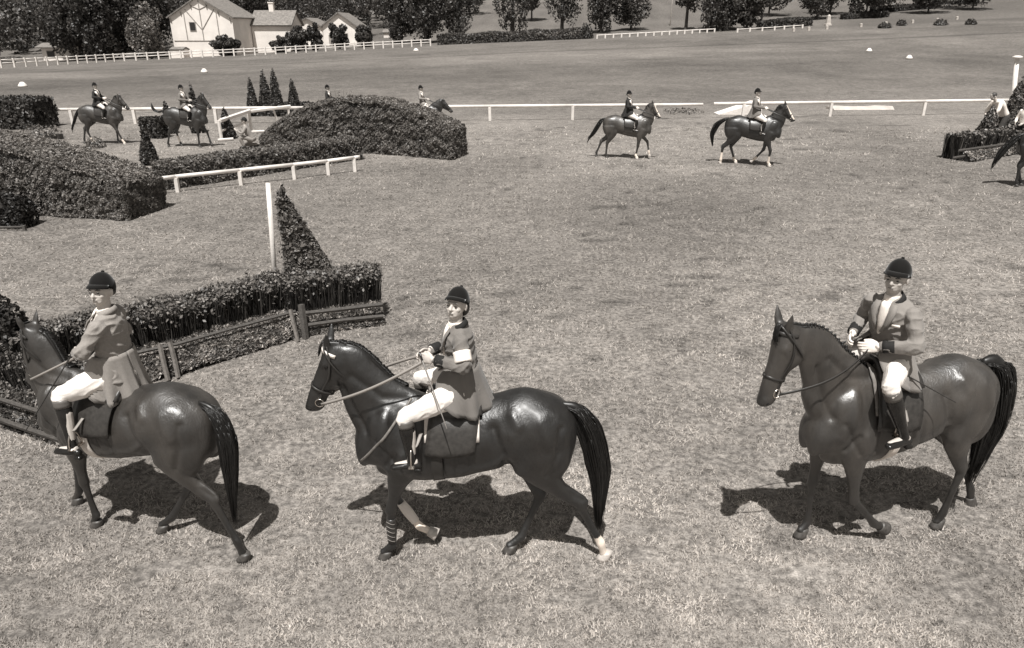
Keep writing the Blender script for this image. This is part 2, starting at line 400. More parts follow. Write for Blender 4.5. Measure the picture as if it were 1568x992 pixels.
    nz = lambda p: (.012 * noise.noise(Vector((p[0] * 5, p[1] * 5, p[2] * 3.2))) + .003 * noise.noise(Vector((p[0] * 11, p[1] * 9, p[2] * 7)))) * min(1, max(0, (p[2] - .75) / .25)) + .0012 * noise.noise(Vector(p) * 19) + (.0022 * math.sin(p[0] * 62) * max(0, 1 - abs(p[0]) / .3) * max(0, 1 - abs(p[2] - 1.12) / .22))
    bd = v.build('body', M['coat'], root, voxel=vx, smooth=15 if fine else 3, fac=.6, colors=colr, disp=nz if fine else None)
    if fine:   # knead trunk and neck smoother than the legs and the head
        me = bd.data; n_v = len(me.vertices); co = np.empty(n_v * 3, np.float64); me.vertices.foreach_get('co', co); co = co.reshape(-1, 3)
        ed = np.empty(len(me.edges) * 2, np.int64); me.edges.foreach_get('vertices', ed); ed = ed.reshape(-1, 2); deg = np.bincount(ed.ravel(), minlength=n_v)[:, None]
        wt = np.clip((co[:, 2] - .88) / .16, 0, 1) * np.clip((1.06 - co[:, 0] - .9 * np.maximum(0, co[:, 2] - 1.62)) / .12, 0, 1); wt = (.6 * wt)[:, None]
        for _ in range(34):
            sm = np.stack([np.bincount(ed[:, 0], co[ed[:, 1], a], n_v) + np.bincount(ed[:, 1], co[ed[:, 0], a], n_v) for a in range(3)], 1) / deg
            co += (sm - co) * wt
        me.vertices.foreach_set('co', co.astype(np.float32).ravel()); me.update()
        no = np.empty(n_v * 3, np.float32); me.vertices.foreach_get('normal', no); no = no.reshape(-1, 3); dsp = np.zeros(n_v)
        ok = (np.abs(co[:, 1]) > .05) & (co[:, 2] > .7) & (co[:, 0] < 1.0)
        for amp, sg, ln in RELIEF:
            dd = np.full(n_v, 9.)
            for (x0, z0), (x1, z1) in zip(ln, ln[1:]):
                e_ = np.array([x1 - x0, z1 - z0]); q_ = co[:, [0, 2]] - (x0, z0); t_ = np.clip(q_ @ e_ / (e_ @ e_), 0, 1); dd = np.minimum(dd, np.linalg.norm(q_ - t_[:, None] * e_, axis=1))
            dsp += 1.9 * amp * np.exp(-(dd / sg) ** 2)
        co = co + no * (dsp * ok)[:, None]
        me.vertices.foreach_set('co', co.astype(np.float32).ravel()); me.update()
    if fine: SURF[root.name] = BVHTree.FromPolygons([q.co for q in bd.data.vertices], [tuple(q.vertices) for q in bd.data.polygons])
    # hooves
    pale = {s_[0] for s_ in socks}
    for key, f, past, h, planted in hoofs:
        hv = Vol()
        if planted:
            for_ = []
            for z, cx_, a, b in ((.085, -.028, .042, .038), (.07, -.020, .05, .046), (.03, -.002, .058, .053), (.002, .010, .064, .058)):
                for_.append([(h[0] - .005 + cx_ + a * math.cos(q), h[1] + b * math.sin(q), z) for q in np.linspace(0, 2 * math.pi, 16, endpoint=False)])
            hv.rings(for_)
        else:
            d = nrm(h - past); hv.tube([(*past, .045, .042), (*(past + d * .03), .052, .047), (*(past + d * .085), .062, .056)], seg=14, round_=False)
        hv.build('hoof', M['hoof_pale'] if key in pale else M['hoof'], root)
    # eyes, nostrils
    for sy in (-1, 1):
        ev = Vol(); ev.ell(hp(po, .25, .075, sy * .086), (.021, .014, .018), hm); ev.build('eye', M['eye'], root)
        ev = Vol(); ev.ell(hp(po, .945, .05, sy * .056), (.016, .008, .012), hm); ev.build('nostril', M['dark'], root)
    # mane
    mv = Vol(); crest = []
    NKC = catmull([(*nk[0], .36), (*nk[1], .268), (*nk[2], .165), (*nk[3], .122), (*nk[4], .105)], 8)
    for i in range(len(NKC)):
        T = nrm(NKC[min(i + 1, len(NKC) - 1), :3] - NKC[max(i - 1, 0), :3]); N = nrm(np.cross(T, (0, 1, 0)))
        if N[2] < 0: N = -N
        crest.append((NKC[i, :3] + N * NKC[i, 3] * .97, T, N))
    crest = crest[6:]; crest.append((hp(po, .0, .0, 0), nrm(u), -n))
    ns = 900 if fine else 50
    rnd = random.Random(len(label))
    if plaits:
        for i in range(30):
            t = i / 29 * (len(crest) - 1.01); a = int(t); c = crest[a][0] + (crest[a + 1][0] - crest[a][0]) * (t - a)
            mv.ell(c + crest[a][2] * .008 + np.array([0, .012, 0]), (.013, .012, .014 + .004 * math.sin(i * 2.3)))
            mv.ell(c + np.array([0, .02, -.02]), (.010, .010, .024))
        mv.tube([(*(c_[0] - c_[2] * .01), .02, .014) for c_ in crest], seg=8)
    else:
        side = po.get('mane', -1)
        mv.tube([(*(c_[0] - c_[2] * .012), .018, .016) for c_ in crest], seg=8)
        for i in range(ns):
            t = rnd.random() * (len(crest) - 1.01); a = int(t); c, T, N = crest[a]; c = c + (crest[a + 1][0] - c) * (t - a)
            L = rnd.uniform(.06, .13); sd_ = side * rnd.uniform(.3, 1.1)
            p1 = c + N * rnd.uniform(.012, .028) + np.array([0, sd_ * .02, 0]); p2 = c + N * rnd.uniform(-.02, .012) + np.array([0, sd_ * .07, -.02]) - T * .02; p3 = c - N * L * .8 + np.array([0, sd_ * .085, -L * .5]) - T * rnd.uniform(0, .04)
            mv.tube([(*c, .006, .003), (*p1, .006, .003), (*p2, .005, .0025), (*p3, .0015, .001)], seg=3, sub=2, round_=False)
    mv.build('mane', M['hair'], root)
    fv = Vol()
    for i in range(26 if fine else 0):
        c = hp(po, -.03, -.01, rnd.uniform(-.03, .03)); d = hp(po, rnd.uniform(.1, .22), -.012, rnd.uniform(-.04, .04)); m_ = (c + d) / 2 - n * .015
        fv.tube([(*c, .006), (*m_, .006), (*d, .002)], seg=4, sub=2, round_=False)
    if fv.v: fv.build('forelock', M['hair'], root)
    # tail
    tv = Vol(); tp = catmull([(*p, 1) for p in po['tail']], 4)[:, :3]; W = po['tailw']; n_ = len(tp)
    prof = [np.interp(i / (n_ - 1), (0, .12, .35, .7, 1), (.38, .6, 1, .95, .25)) * W for i in range(n_)]
    tv.tube([(*tp[i], prof[i] * (.85 - .45 * i / n_), prof[i] * (.7 - .35 * i / n_)) for i in range(n_)], seg=12, sub=1)
    for i in range(620 if fine else 40):
        a = rnd.random() * 2 * math.pi; rr = math.sqrt(rnd.random()); i0 = rnd.randint(0, n_ // 2); i1 = min(n_ - 1, i0 + rnd.randint(n_ // 3, n_)); pth = []
        for j in np.linspace(i0, i1, 5):
            jj = int(j); q = tp[jj]; r_ = prof[jj] * (.45 + .7 * rr) * (1 + .22 * math.sin(a * 5))
            pth.append((q[0] + math.cos(a) * r_ + rnd.gauss(0, .003), q[1] + math.sin(a) * r_ * .85 + rnd.gauss(0, .003), q[2] + rnd.gauss(0, .004) - (.20 * rnd.random() ** 2 if jj == n_ - 1 else 0), .0042 if fine else .012, .0026 if fine else .008))
        pth[-1] = (*pth[-1][:3], .001, .001)
        tv.tube(pth, seg=4, sub=2, round_=False)
    tv.build('tail', M['hair'], root)
    # leg boots and bandages
    for key, t0, t1, mm, lace in boots:
        e, k, f, h = [np.array(p, float) for p in po[key]]; bv = Vol()
        pts = [k + (f - k) * t for t in np.linspace(t0, t1, 5)]
        bv.tube([(*p, .047 - .004 * abs(i - 2), .041) for i, p in enumerate(pts)], seg=14, sub=3, round_=False)
        ob = bv.build('leg_boot', mm, root)
        if lace:
            for t in np.linspace(t0 + .08, t1 - .08, 5):
                c = k + (f - k) * t; lv = Vol()
                lv.tube([(c[0] + .0485 * math.cos(q), c[1] + .0435 * math.sin(q), c[2] + .012 * math.sin(q * 2), .0022) for q in np.linspace(.7, 2.3, 9)], seg=5, sub=1)
                lv.build('lace', M['strap_tan'], ob)
    # bridle
    def band(s0, s1, off, width, dn=0):
        """strap round the head at s0 (front) .. s1 (throat side)"""
        g = []
        for q in np.linspace(0, 2 * math.pi, 25):
            s_ = s0 + (s1 - s0) * (1 - math.cos(q)) / 2
            d = np.interp(s_, [a[0] for a in HEADSEC], [a[1] for a in HEADSEC]); b = np.interp(s_, [a[0] for a in HEADSEC], [a[2] for a in HEADSEC])
            c = P + u * HL_ * s_ + n * d / 2
            g.append([c + n * -(d / 2 + off) * math.cos(q) + l * (b + off) * math.sin(q) * (1 + .18 * math.cos(q)) * 1.02 + u * w_ for w_ in (-width / 2, width / 2)])
        return g
    br = tack or {}
    bm_ = br.get('bridle', M['strap'])
    bo = Vol(); bo.sheet(band(.62, .66, .007, .022), .006); bo.sheet(band(-.01, .42, .012, .018), .005)
    for sy in (-1, 1):
        pts = [hp(po, -.03, .02, sy * .062), hp(po, .10, .075, sy * .10), hp(po, .22, .10, sy * .108), hp(po, .40, .12, sy * .098), hp(po, .62, .10, sy * .068), hp(po, .80, .105, sy * .062)]
        bo.sheet([[p - n * .009, p + n * .009] for p in catmull(pts, 4)], .006)
    bridle = bo.build('bridle', bm_, root)
    if fine:
        bb = Vol(); g = []
        for q in np.linspace(-1.75, 1.75, 17):
            d = .20; c = P + u * HL_ * .075 + n * d / 2; g.append([c - n * (d / 2 + .008) * math.cos(q) + l * .095 * math.sin(q) + u * w_ for w_ in (-.015, .015)])
        bb.sheet(g, .007); bb.build('browband', M['white_strap'] if br.get('brow') else bm_, bridle)
    for sy in (-1, 1):
        c = hp(po, .815, .108, sy * .064); tv_ = Vol()
        tv_.tube([(*(c + (u * math.cos(q) + n * math.sin(q)) * .034), .0055, .0055) for q in np.linspace(0, 2 * math.pi, 15)], seg=6, sub=1, ref=l, round_=False)
        tv_.build('bit_ring', M['metal'], bridle)
    if br.get('breast') and fine:
        for sy in (-1, 1):
            bv = Vol(); pts = []
            for q in np.linspace(0, 1, 9):
                x_, z_ = .42 + .44 * q, 1.60 - .55 * q; hh = SURF[root.name].ray_cast(Vector((x_, sy * .8, z_)), Vector((0, -sy, 0)), 1.2)
                if hh[0] is not None: pts.append((hh[0].x, hh[0].y + sy * .006, hh[0].z))
            bv.tube([(*p, .012, .007) for p in pts], seg=6, sub=3); bv.build('breastplate_strap', M['leather_tan'], root)
    return root

def rein(po, hands, parent, mat, sag=0.0, fine=True, wide=.012):
    for sy in (1, -1):
        c = hp(po, .82, .125, sy * .072); h = np.array(hands[0 if sy > 0 else 1], float)
        mid = [c + (h - c) * t + np.array([0, sy * (.10 * math.sin(math.pi * t)), -sag * math.sin(math.pi * t)]) for t in (.2, .4, .6, .8)]
        v = Vol(); pts = catmull([c, *mid, h], 4)
        v.sheet([[p + (0, 0, wide), p - (0, 0, wide)] for p in pts], .006 if fine else .015)
        v.build('rein', mat, parent)

# ------------------------------------------------------------------ TACK: saddle as a thing of its own
def make_saddle(loc, ang, sc, label, group=None, pad=None, girth=None, flap=None, fine=True, striped=False, feet=None, horse=None, sx=0.0, sz=1.0):
    sh = np.array([0, 0, 1.55]); base = Vector((loc[0], loc[1], 0)) + Vector((0, 0, 1.55 * sc * sz)); hk = horse.name if horse else None
    root = empty('saddle', base, label, 'saddle', group, R(ang), sc); root.scale.z = sc * sz; flap = flap or M['leather']
    def patch(x0, x1, t0, t1, off, nx=8, ntt=10, taper=0):
        g = []
        for i in range(ntt + 1):
            t = t0 + (t1 - t0) * i / ntt; k = i / ntt
            g.append([surf(hk, sx + x0 + taper * k + (x1 - x0) * j / nx, t, off) for j in range(nx + 1)])
        return g
    if pad:
        v = Vol(); v.sheet(patch(-.13, .31, -1.34, 1.34, .012, 10, 20), .012); v.build('saddle_cloth', pad, root, shift=sh)
    v = Vol(); g = []
    for i in range(13):
        x = -.15 + .41 * i / 12; up = .02 + .035 * abs((x + .0) / .25) ** 2.2; x += sx
        g.append([trunk(x, t, .03) + np.array([0, 0, up * math.cos(t * 1.5) ** 2]) for t in np.linspace(-.75, .75, 11)])
    v.sheet(g, .035); v.build('seat', M['leather'], root, shift=sh)
    for sy in (-1, 1):
        v = Vol(); v.sheet(patch(-.14, .26, sy * .5, sy * 1.62, .032, 8, 10, taper=.05), .012); v.build('flap', flap, root, shift=sh)
    if fine or girth:
        v = Vol(); sx_, sx = sx, 0; v.sheet(patch(.17, .26, 1.35, 2 * math.pi - 1.35, .012, 6, 30), .012); sx = sx_; v.build('girth', girth or M['strap'], root, shift=sh)
        if striped:
            for j in range(7):
                v = Vol(); x = .172 + j * .0137
                v.tube([(*surf(hk, x, t, .021), .005, .005) for t in np.linspace(1.35, 2 * math.pi - 1.35, 24)], seg=6, sub=1, ref=(1, 0, 0)); v.build('girth_cord', M['white_strap'], root, shift=sh)
    if feet:
        for f, sy in zip(feet, (1, -1)):
            f = np.array(f, float); v = Vol(); top = surf(hk, f[0] - .07, sy * 1.15, .05)
            lp = [top, (top + f) / 2 + np.array([.0, sy * .04, .03]), f + np.array([0.0, 0, .13])]
            v.sheet([[p - (.013, 0, 0), p + (.013, 0, 0)] for p in catmull(lp, 5)], .006); v.build('stirrup_leather', M['strap_tan'] if fine else M['strap'], root, shift=sh)
            v = Vol(); c = f + np.array([.0, 0, -.035])
            arch = [c + np.array([0, math.cos(q) * .062, .0 + math.sin(q) * .15]) for q in np.linspace(0, math.pi, 11)]
            v.tube([(*p, .007, .007) for p in arch], seg=6, sub=1, ref=(1, 0, 0)); v.box(c, (.022, .066, .006))
            v.build('stirrup_iron', M['metal'], root, shift=sh)
    return root

# ------------------------------------------------------------------ PEOPLE
def hand(v, wrist, d, up, side, grip=1.0, k=1.0):
    """palm and five fingers; d = pointing direction, up = back-of-hand direction, side = direction of the thumb"""
    d, up, side = nrm(d), nrm(up), nrm(side); w = np.array(wrist, float); m = rotm(d, side, up)
    v.ell(w + d * .05 * k, (.052 * k, .040 * k, .019 * k), m)
    for i, (o, L) in enumerate(((.030, .070), (.011, .078), (-.009, .073), (-.027, .058))):
        p0 = w + d * .082 * k + side * o * k; L *= k; a = R(55 * grip + 5 * i); b = R(125 * grip + 6 * i)
        p1 = p0 + (d * math.cos(a * .4) - up * math.sin(a * .4)) * L * .42
        p2 = p1 + (d * math.cos(a + .3) - up * math.sin(a + .3)) * L * .33; p3 = p2 + (d * math.cos(b) - up * math.sin(b)) * L * .28
        v.tube([(*(p0 - d * .02 * k), .0095 * k), (*p0, .0095 * k), (*p1, .009 * k), (*p2, .008 * k), (*p3, .007 * k)], seg=8, sub=2, ref=side)
    t0 = w + d * .028 * k + side * .028 * k; t1 = t0 + (d * .8 + side * .6 - up * .2) * .035 * k; t2 = t1 + (d * .95 - up * .45) * .032 * k
    v.tube([(*t0, .013 * k), (*t1, .0105 * k), (*t2, .0085 * k)], seg=8, sub=3, ref=up)

def head_M(pivot, yaw, pitch, roll=0):
    return Matrix.Translation(Vector(pivot)) @ Matrix.Rotation(R(yaw), 4, 'Z') @ Matrix.Rotation(R(pitch), 4, 'Y') @ Matrix.Rotation(R(roll), 4, 'X')

def add_head(v, Mx, k=1.0, female=False):
    """head in its own frame: neck pivot at the origin, face to +x, crown at z=.25"""
    i0 = len(v.v)
    v.ell((-.005, 0, .155), (.090, .073, .098)); v.ell((.028, 0, .095), (.066, .059, .072)); v.ell((.062, 0, .055), (.027, .027, .022))
    v.ell((.045, 0, .065), (.045, .046, .035))
    v.tube([(.082, 0, .145, .010, .009), (.101, 0, .118, .013, .011), (.108, 0, .102, .012, .014)], seg=8)
    v.ell((.082, 0, .155), (.016, .052, .010)); 
    for sy in (-1, 1):
        v.ell((.052, sy * .036, .104), (.030, .022, .022)); v.ell((-.005, sy * .078, .125), (.018, .008, .032)); v.ell((.088, sy * .012, .103), (.013, .010, .008))
    v.ell((.086, 0, .079), (.011, .024, .007)); v.ell((.084, 0, .068), (.011, .020, .007))
    v.tube([(-.012, 0, -.02, .056, .052), (-.004, 0, .05, .052, .05), (.0, 0, .09, .05, .048)], seg=12)
    v.xf(Mx, i0)

def face_bits(root, Mx, sh, fine=True):
    for sy in (-1, 1):
        e = Vol(); e.ell((.0865, sy * .034, .131), (.007, .0105, .0045)); e.xf(Mx); e.build('eye', M['eye'], root, shift=sh)
        if fine:
            e = Vol(); e.tube([(.097, sy * .018, .151, .003, .003), (.098, sy * .034, .156, .004, .004), (.086, sy * .052, .151, .002, .002)], seg=6); e.xf(Mx); e.build('eyebrow', M['hair_brown'], root, shift=sh)
    e = Vol(); e.ell((.0935, 0, .0735), (.0065, .023, .0035)); e.xf(Mx); e.build('mouth', M['lip'], root, shift=sh)

def cap(root, Mx, sh, mat, fine=True, tilt=10):
    Mx = Mx @ Matrix.Translation((0, 0, .165)) @ Matrix.Rotation(R(-tilt), 4, 'Y') @ Matrix.Translation((-.006, 0, -.155))
    v = Vol(); rs = []
    for i in range(9):
        ph = math.pi / 2 * (1 - i / 9); z = .148 + .125 * math.sin(math.pi / 2 - ph); r_ = math.sin(ph)
        rs.append([(-.010 + .104 * max(r_, .02) * math.cos(q), .088 * max(r_, .02) * math.sin(q), .176 + .098 * math.cos(ph) - .030 * (1 - math.cos(q)) * .5 * (1 - i / 9)) for q in np.linspace(0, 2 * math.pi, 24, endpoint=False)])
    low = [(p[0] * .985, p[1] * .985, p[2] - .018) for p in rs[0]]; v.rings([low] + rs)
    v.xf(Mx); c = v.build('riding_cap', mat, root, shift=sh)
    v = Vol(); g = []
    for a in np.linspace(-1.15, 1.15, 13):
        g.append([(-.010 + (.100 + t * .044 * max(0, math.cos(a)) ** .7) * math.cos(a), (.086 + t * .008) * math.sin(a), .172 - .018 * t - .012 * t * t) for t in (0, .5, 1)])
    v.sheet(g, .008); v.xf(Mx); v.build('peak', mat, c, shift=sh)
    v = Vol(); v.ell((-.01, 0, .276), (.013, .013, .009)); v.xf(Mx); v.build('button', mat, c, shift=sh)

def limb_pts(a, b, r):  # straight limb a->b with radii profile
    a, b = np.array(a, float), np.array(b, float); n = len(r) - 1
    return [(*(a + (b - a) * i / n), *(q if isinstance(q, tuple) else (q, q))) for i, q in enumerate(r)]

def make_rider(loc, ang, sc, label, group=None, po=None, jacket=None, fine=True, face=(0, 0, 0), gloves=None, cuffs=None, armband=False, hands=None, elbows=None, lean=0.0, twist=0, tops=None, toe=0, collar=None, buttons=False, pocket=False, female=False, sash=False, skinmat=None, hem=1.0, feet=None, knees=None, bib=False, sx=0.0, sy_=0.0, tilt=9, pk=1.0, sz=1.0, flare=1.0):
    """seated rider in horse-local metres, empty at the seat"""
    jacket = jacket or M['jacket']; sh = np.array([-.03 + sx, 0, 1.62]); rz = R(ang)
    base = Vector((loc[0], loc[1], 0)) + Matrix.Rotation(rz, 3, 'Z') @ Vector(sh) * sc; base.z *= sz
    root = empty('person', base, label, 'person', group, rz, sc * pk)
    hip = np.array([-.04 + sx, sy_, 1.70]); tw = R(twist)
    def T(p):  # torso space -> local: lean forward then twist about the hip
        x, y, z = p; q = Vector((x, y, z)); q = Matrix.Rotation(R(lean), 3, 'Y') @ q; k = min(1, max(0, z / .35)); q = Matrix.Rotation(tw * k, 3, 'Z') @ q
        return hip + np.array(q)
    knees = knees or [(.37, .30, 1.53), (.37, -.30, 1.53)]; feet = feet or [(.33, .36, 1.13), (.33, -.36, 1.13)]
    hands = hands or [(.36, .09, 1.90), (.36, -.09, 1.90)]; elbows = elbows or [(.02, .30, 1.93), (.02, -.30, 1.93)]
    sho = [T((.0, .165, .445)), T((.0, -.165, .445))]; nb = T((.0, 0, .50))
    Mx = head_M(nb + np.array([.01, 0, .03]), face[0], face[1], face[2])
    gl = gloves is not None
    vx = .0055 if fine else .013
    # body: one skin under the clothes
    v = Vol()
    add_head(v, Mx)
    v.tube([(*T((0, 0, -.02)), .10, .14), (*T((0, 0, .15)), .09, .12), (*T((.01, 0, .32)), .10, .14), (*T((0, 0, .44)), .07, .13), (*T((0, 0, .52)), .05, .05)], seg=14, ref=T((0, 1, 0)) - T((0, 0, 0)))
    for i, sy in enumerate((1, -1)):
        w_ = np.array(hands[i]); e = np.array(elbows[i]); d = nrm(w_ - e); wr = w_ - d * .07
        v.tube([(*sho[i], .045), (*((sho[i] + e) / 2), .04), (*e, .036), (*((e + wr) / 2), .033), (*wr, .025), (*(wr + d * .03), .026, .02)], seg=10)
        if not gl: hand(v, wr, d + np.array([.1, 0, -.05]), (0, sy * .95, .3), (0, -.3 * sy, .95))
        k_ = np.array(knees[i]); f_ = np.array(feet[i]); h_ = hip + np.array([.02, sy * .10, -.03])
        v.tube([(*h_, .07), (*((h_ + k_) / 2), .065), (*k_, .05), (*(k_ + (f_ - k_) * .35 - (.02, 0, 0)), .045), (*f_, .03)], seg=10)
        v.tube([(*(f_ + (-.03, 0, -.01)), .028), (*(f_ + (.05, 0, -.03)), .03), (*(f_ + (.13, 0, -.04)), .02)], seg=8)
    v.build('body', skinmat or M['skin'], root, voxel=vx, smooth=2, fac=.5, shift=sh)
    face_bits(root, Mx, sh, fine)
    cap(root, Mx, sh, M['velvet'], fine, tilt)
    hv = Vol()
    if female:
        hv.ell((-.085, 0, .085), (.045, .06, .05)); hv.ell((-.06, .055, .11), (.04, .02, .05)); hv.ell((-.06, -.055, .11), (.04, .02, .05))
    else:
        hv.ell((-.06, 0, .125), (.05, .072, .045))
    hv.xf(Mx); hv.build('hair', M['hair_brown'], root, shift=sh)
    # stock / shirt front
    sv = Vol(); sv.tube([(*(nb + (.012, 0, -.035)), .058, .056), (*(nb + (.012, 0, .035)), .054, .052)], seg=14, sub=4, round_=False)
    sv.build('neck_stock', M['white_cloth'], root, shift=sh)
    sv = Vol(); g = []
    for z, hw, x in ((.515, .034, .066), (.47, .034, .094), (.40, .036, .118), (.33, .026, .130), (.27, .012, .134)):
        g.append([T((x + .007 - .006 * (abs(y_) ** 2) * 2, y_ * hw, z)) for y_ in (-1, -.5, 0, .5, 1)])
    sv.sheet(g, .012); sv.build('shirt_front', M['white_cloth'], root, shift=sh)
    # jacket: torso and sleeves melted together
    v = Vol(); rs = []
    for z, rx, ry, x in ((-.06, .15, .19, .0), (.04, .135, .175, .0), (.13, .118, .158, .002), (.20, .118, .156, .004), (.30, .122, .162, .006), (.38, .120, .168, .004), (.44, .104, .162, -.004), (.475, .082, .135, -.008), (.505, .062, .082, -.01), (.525, .054, .058, -.008)):
        rs.append([T((x + rx * math.cos(q), ry * math.sin(q), z)) for q in np.linspace(0, 2 * math.pi, 24, endpoint=False)])
    v.rings(rs)
    for i, sy in enumerate((1, -1)):
        w_ = np.array(hands[i]); e = np.array(elbows[i]); d = nrm(w_ - e); wr = w_ - d * .085; s0 = sho[i]
        v.ell(s0 + np.array([0, 0, -.016]), (.060, .054, .056))
        v.tube([(*s0, .058, .054), (*(s0 + (e - s0) * .35), .058, .054), (*(s0 + (e - s0) * .8), .052, .049), (*(e + nrm(e - (s0 + w_) / 2) * .006), .054, .05), (*(e + (wr - e) * .25), .052, .05), (*(e + (wr - e) * .7), .045, .042), (*wr, .042, .039)], seg=12, ref=(0, 1, 0) if abs(d[1]) < .8 else (0, 0, 1))
    def fold(p):
        q = Vector(p); a = noise.noise(Vector((q.x * 9, q.y * 9, q.z * 16 + q.x * 6))); b = noise.noise(q * 23)
        r_ = (1 - abs(a)) ** 3
        return .014 * r_ - .006 + .004 * b
    jk = v.build('jacket', jacket, root, voxel=vx * 1.3, smooth=3, fac=.5, shift=sh, disp=fold if fine else None)
    # coat skirt: two panels from the waist, open in front, draped over thighs and seat
    rows, cols = 12, 44
    for sy in (1, -1):
        g = []
        for i in range(rows):
            k = i / (rows - 1); row = []
            for j in range(cols // 2 + 1):
                a = R(24 + 30 * k * k) + (math.pi - R(24 + 30 * k * k)) * j / (cols // 2)      # angle from the front
                c_, s_ = math.cos(a), math.sin(a)
                rx = .122 + k * (.10 * hem * flare if c_ < 0 else .29 * hem * (.6 + .4 * flare)); ry = .162 + .115 * k * hem * flare + .075 * k * max(0, c_)
                z = .17 - k * (.34 + .05 * max(0, s_)) * hem
                fl = .030 * k * k * math.sin(a * 7 + 1.6 * math.sin(a * 3 + sy)) + .012 * k * math.sin(a * 15 + 2 * math.sin(a * 4)) + .006 * k * noise.noise(Vector((a * 4, k * 3, sy)))
                x = (rx + fl) * c_; y = (ry + fl) * s_ * sy
                if c_ > 0: z += k * .20 * c_ ** .7
                p = hip + np.array([x, y, z]) + (T((0, 0, .17)) - (hip + np.array([0, 0, .17]))) * (1 - k)
                row.append(p)
            g.append(row)
        v = Vol(); v.sheet(g, .009); v.build('coat_skirt', jacket, root, shift=sh)
    # lapels and collar
    lm = collar or jacket
    for sy in (1, -1):
        v = Vol(); g = []
        for z, y0, y1, x in ((.50, .045, .085, .050), (.455, .044, .098, .092), (.41, .042, .090, .117), (.36, .036, .072, .129), (.29, .014, .034, .139)):
            g.append([T((x + .013 - .05 * max(0, (y0 + (y1 - y0) * t) - .06), sy * (y0 + (y1 - y0) * t), z)) for t in (0, .5, 1)])
        v.sheet(g, .009); v.build('lapel', jacket, jk, shift=sh)
    v = Vol(); g = []
    for a in np.linspace(-2.45, 2.45, 25):   # angle from the back
        f_ = abs(a) / 2.45
        g.append([T((-.006 - (.064 + t_ * .018) * math.cos(a), (.062 + t_ * .022) * math.sin(a), .548 - .045 * f_ ** 2 - t_ * (.036 + .012 * f_))) for t_ in (0, .5, 1)])
    v.sheet(g, .010); v.build('collar', lm, jk, shift=sh)
    if buttons:
        for z in (.265, .16):
            v = Vol(); v.ell(T((.137 if z > .2 else .126, 0, z)), (.006, .013, .013)); v.build('jacket_button', M['white_strap'], jk, shift=sh)
    if pocket:
        v = Vol(); v.sheet([[T((.122, .085, z_)), T((.108, .14, z_ + .004))] for z_ in (.345, .365)], .008); v.build('pocket_handkerchief', M['white_cloth'], jk, shift=sh)
    if bib:   # pale number cloth over the shoulder
        v = Vol(); v.sheet([[T((.09, -.08, .47)), T((.01, -.175, .46))], [T((.128, -.05, .36)), T((.105, -.14, .36))], [T((.136, -.0, .22)), T((.120, -.09, .22))]], .022); v.build('sash', M['white_cloth'], root, shift=sh)
    # cuffs
    for i, sy in enumerate((1, -1)):
        w_ = np.array(hands[i]); e = np.array(elbows[i]); d = nrm(w_ - e)
        if cuffs:
            v = Vol(); v.tube([(*(w_ - d * .165), .049, .046), (*(w_ - d * .085), .049, .046)], seg=14, sub=3, round_=False, ref=(0, 1, 0)); v.build('cuff', cuffs, jk, shift=sh)
        if gl:
            v = Vol(); wr = w_ - d * .085; v.tube([(*(wr - d * .02), .032, .03), (*(wr + d * .03), .03, .026)], seg=10, sub=2)
            hand(v, wr + d * .01, d + np.array([.1, 0, -.05]), (0, sy * .95, .3), (0, -.3 * sy, .95), k=1.08)
            v.build('glove', gloves, root, voxel=.0045 if fine else .012, smooth=1, shift=sh)
        else:
            v = Vol(); v.tube([(*(w_ - d * .10), .037, .035), (*(w_ - d * .078), .036, .034)], seg=12, sub=2, round_=False); v.build('shirt_cuff', M['white_cloth'], root, shift=sh)
    if armband:
        s0 = sho[0]; e = np.array(elbows[0]); v = Vol(); v.tube([(*(s0 + (e - s0) * t), .069, .066) for t in (.42, .62, .82)], seg=16, sub=3, round_=False); v.build('armband', M['white_cloth'], root, shift=sh)
    # breeches
    v = Vol(); v.ell(hip + (0, 0, -.02), (.15, .18, .10))
    for i, sy in enumerate((1, -1)):
        k_ = np.array(knees[i]); f_ = np.array(feet[i]); h_ = hip + np.array([.02, sy * .10, -.03]); m_ = (h_ + k_) / 2
        v.tube([(*h_, .11, .10), (*(m_ + (0, sy * .01, .006)), .098, .078), (*(h_ + (k_ - h_) * .8), .078, .064), (*k_, .068, .062), (*(k_ + (f_ - k_) * .16), .057, .055)], seg=14)
    v.build('breeches', M['breeches'], root, voxel=vx * 1.3, smooth=3, shift=sh, disp=(lambda p: .5 * fold(p)) if fine else None)
    # boots
    for i, sy in enumerate((1, -1)):
        k_ = np.array(knees[i]); f_ = np.array(feet[i]); v = Vol(); t_ = lambda t: k_ + (f_ - k_) * t
        v.tube([(*t_(.12), .060, .058), (*t_(.35), .058 + .004, .056), (*t_(.62), .047, .045), (*t_(.88), .038, .036), (*(f_ + (0, 0, -.01)), .040, .036)], seg=14)
        tz = toe * .001
        v.tube([(*(f_ + (-.055, 0, -.045)), .030, .03), (*(f_ + (.0, 0, -.038)), .040, .034), (*(f_ + (.08, sy * .01, -.045 + tz)), .030, .038), (*(f_ + (.155, sy * .018, -.052 + tz)), .022, .032)], seg=12)
        v.box(f_ + np.array([-.045, 0, -.085]), (.028, .03, .014))
        bt = v.build('boot', M['boot'], root, voxel=vx * 1.1, smooth=2, shift=sh)
        if tops:
            v = Vol(); v.tube([(*t_(.06), .0665, .064), (*t_(.22), .0645, .062)], seg=16, sub=3, round_=False); v.build('boot_top', tops, bt, shift=sh)
    return root

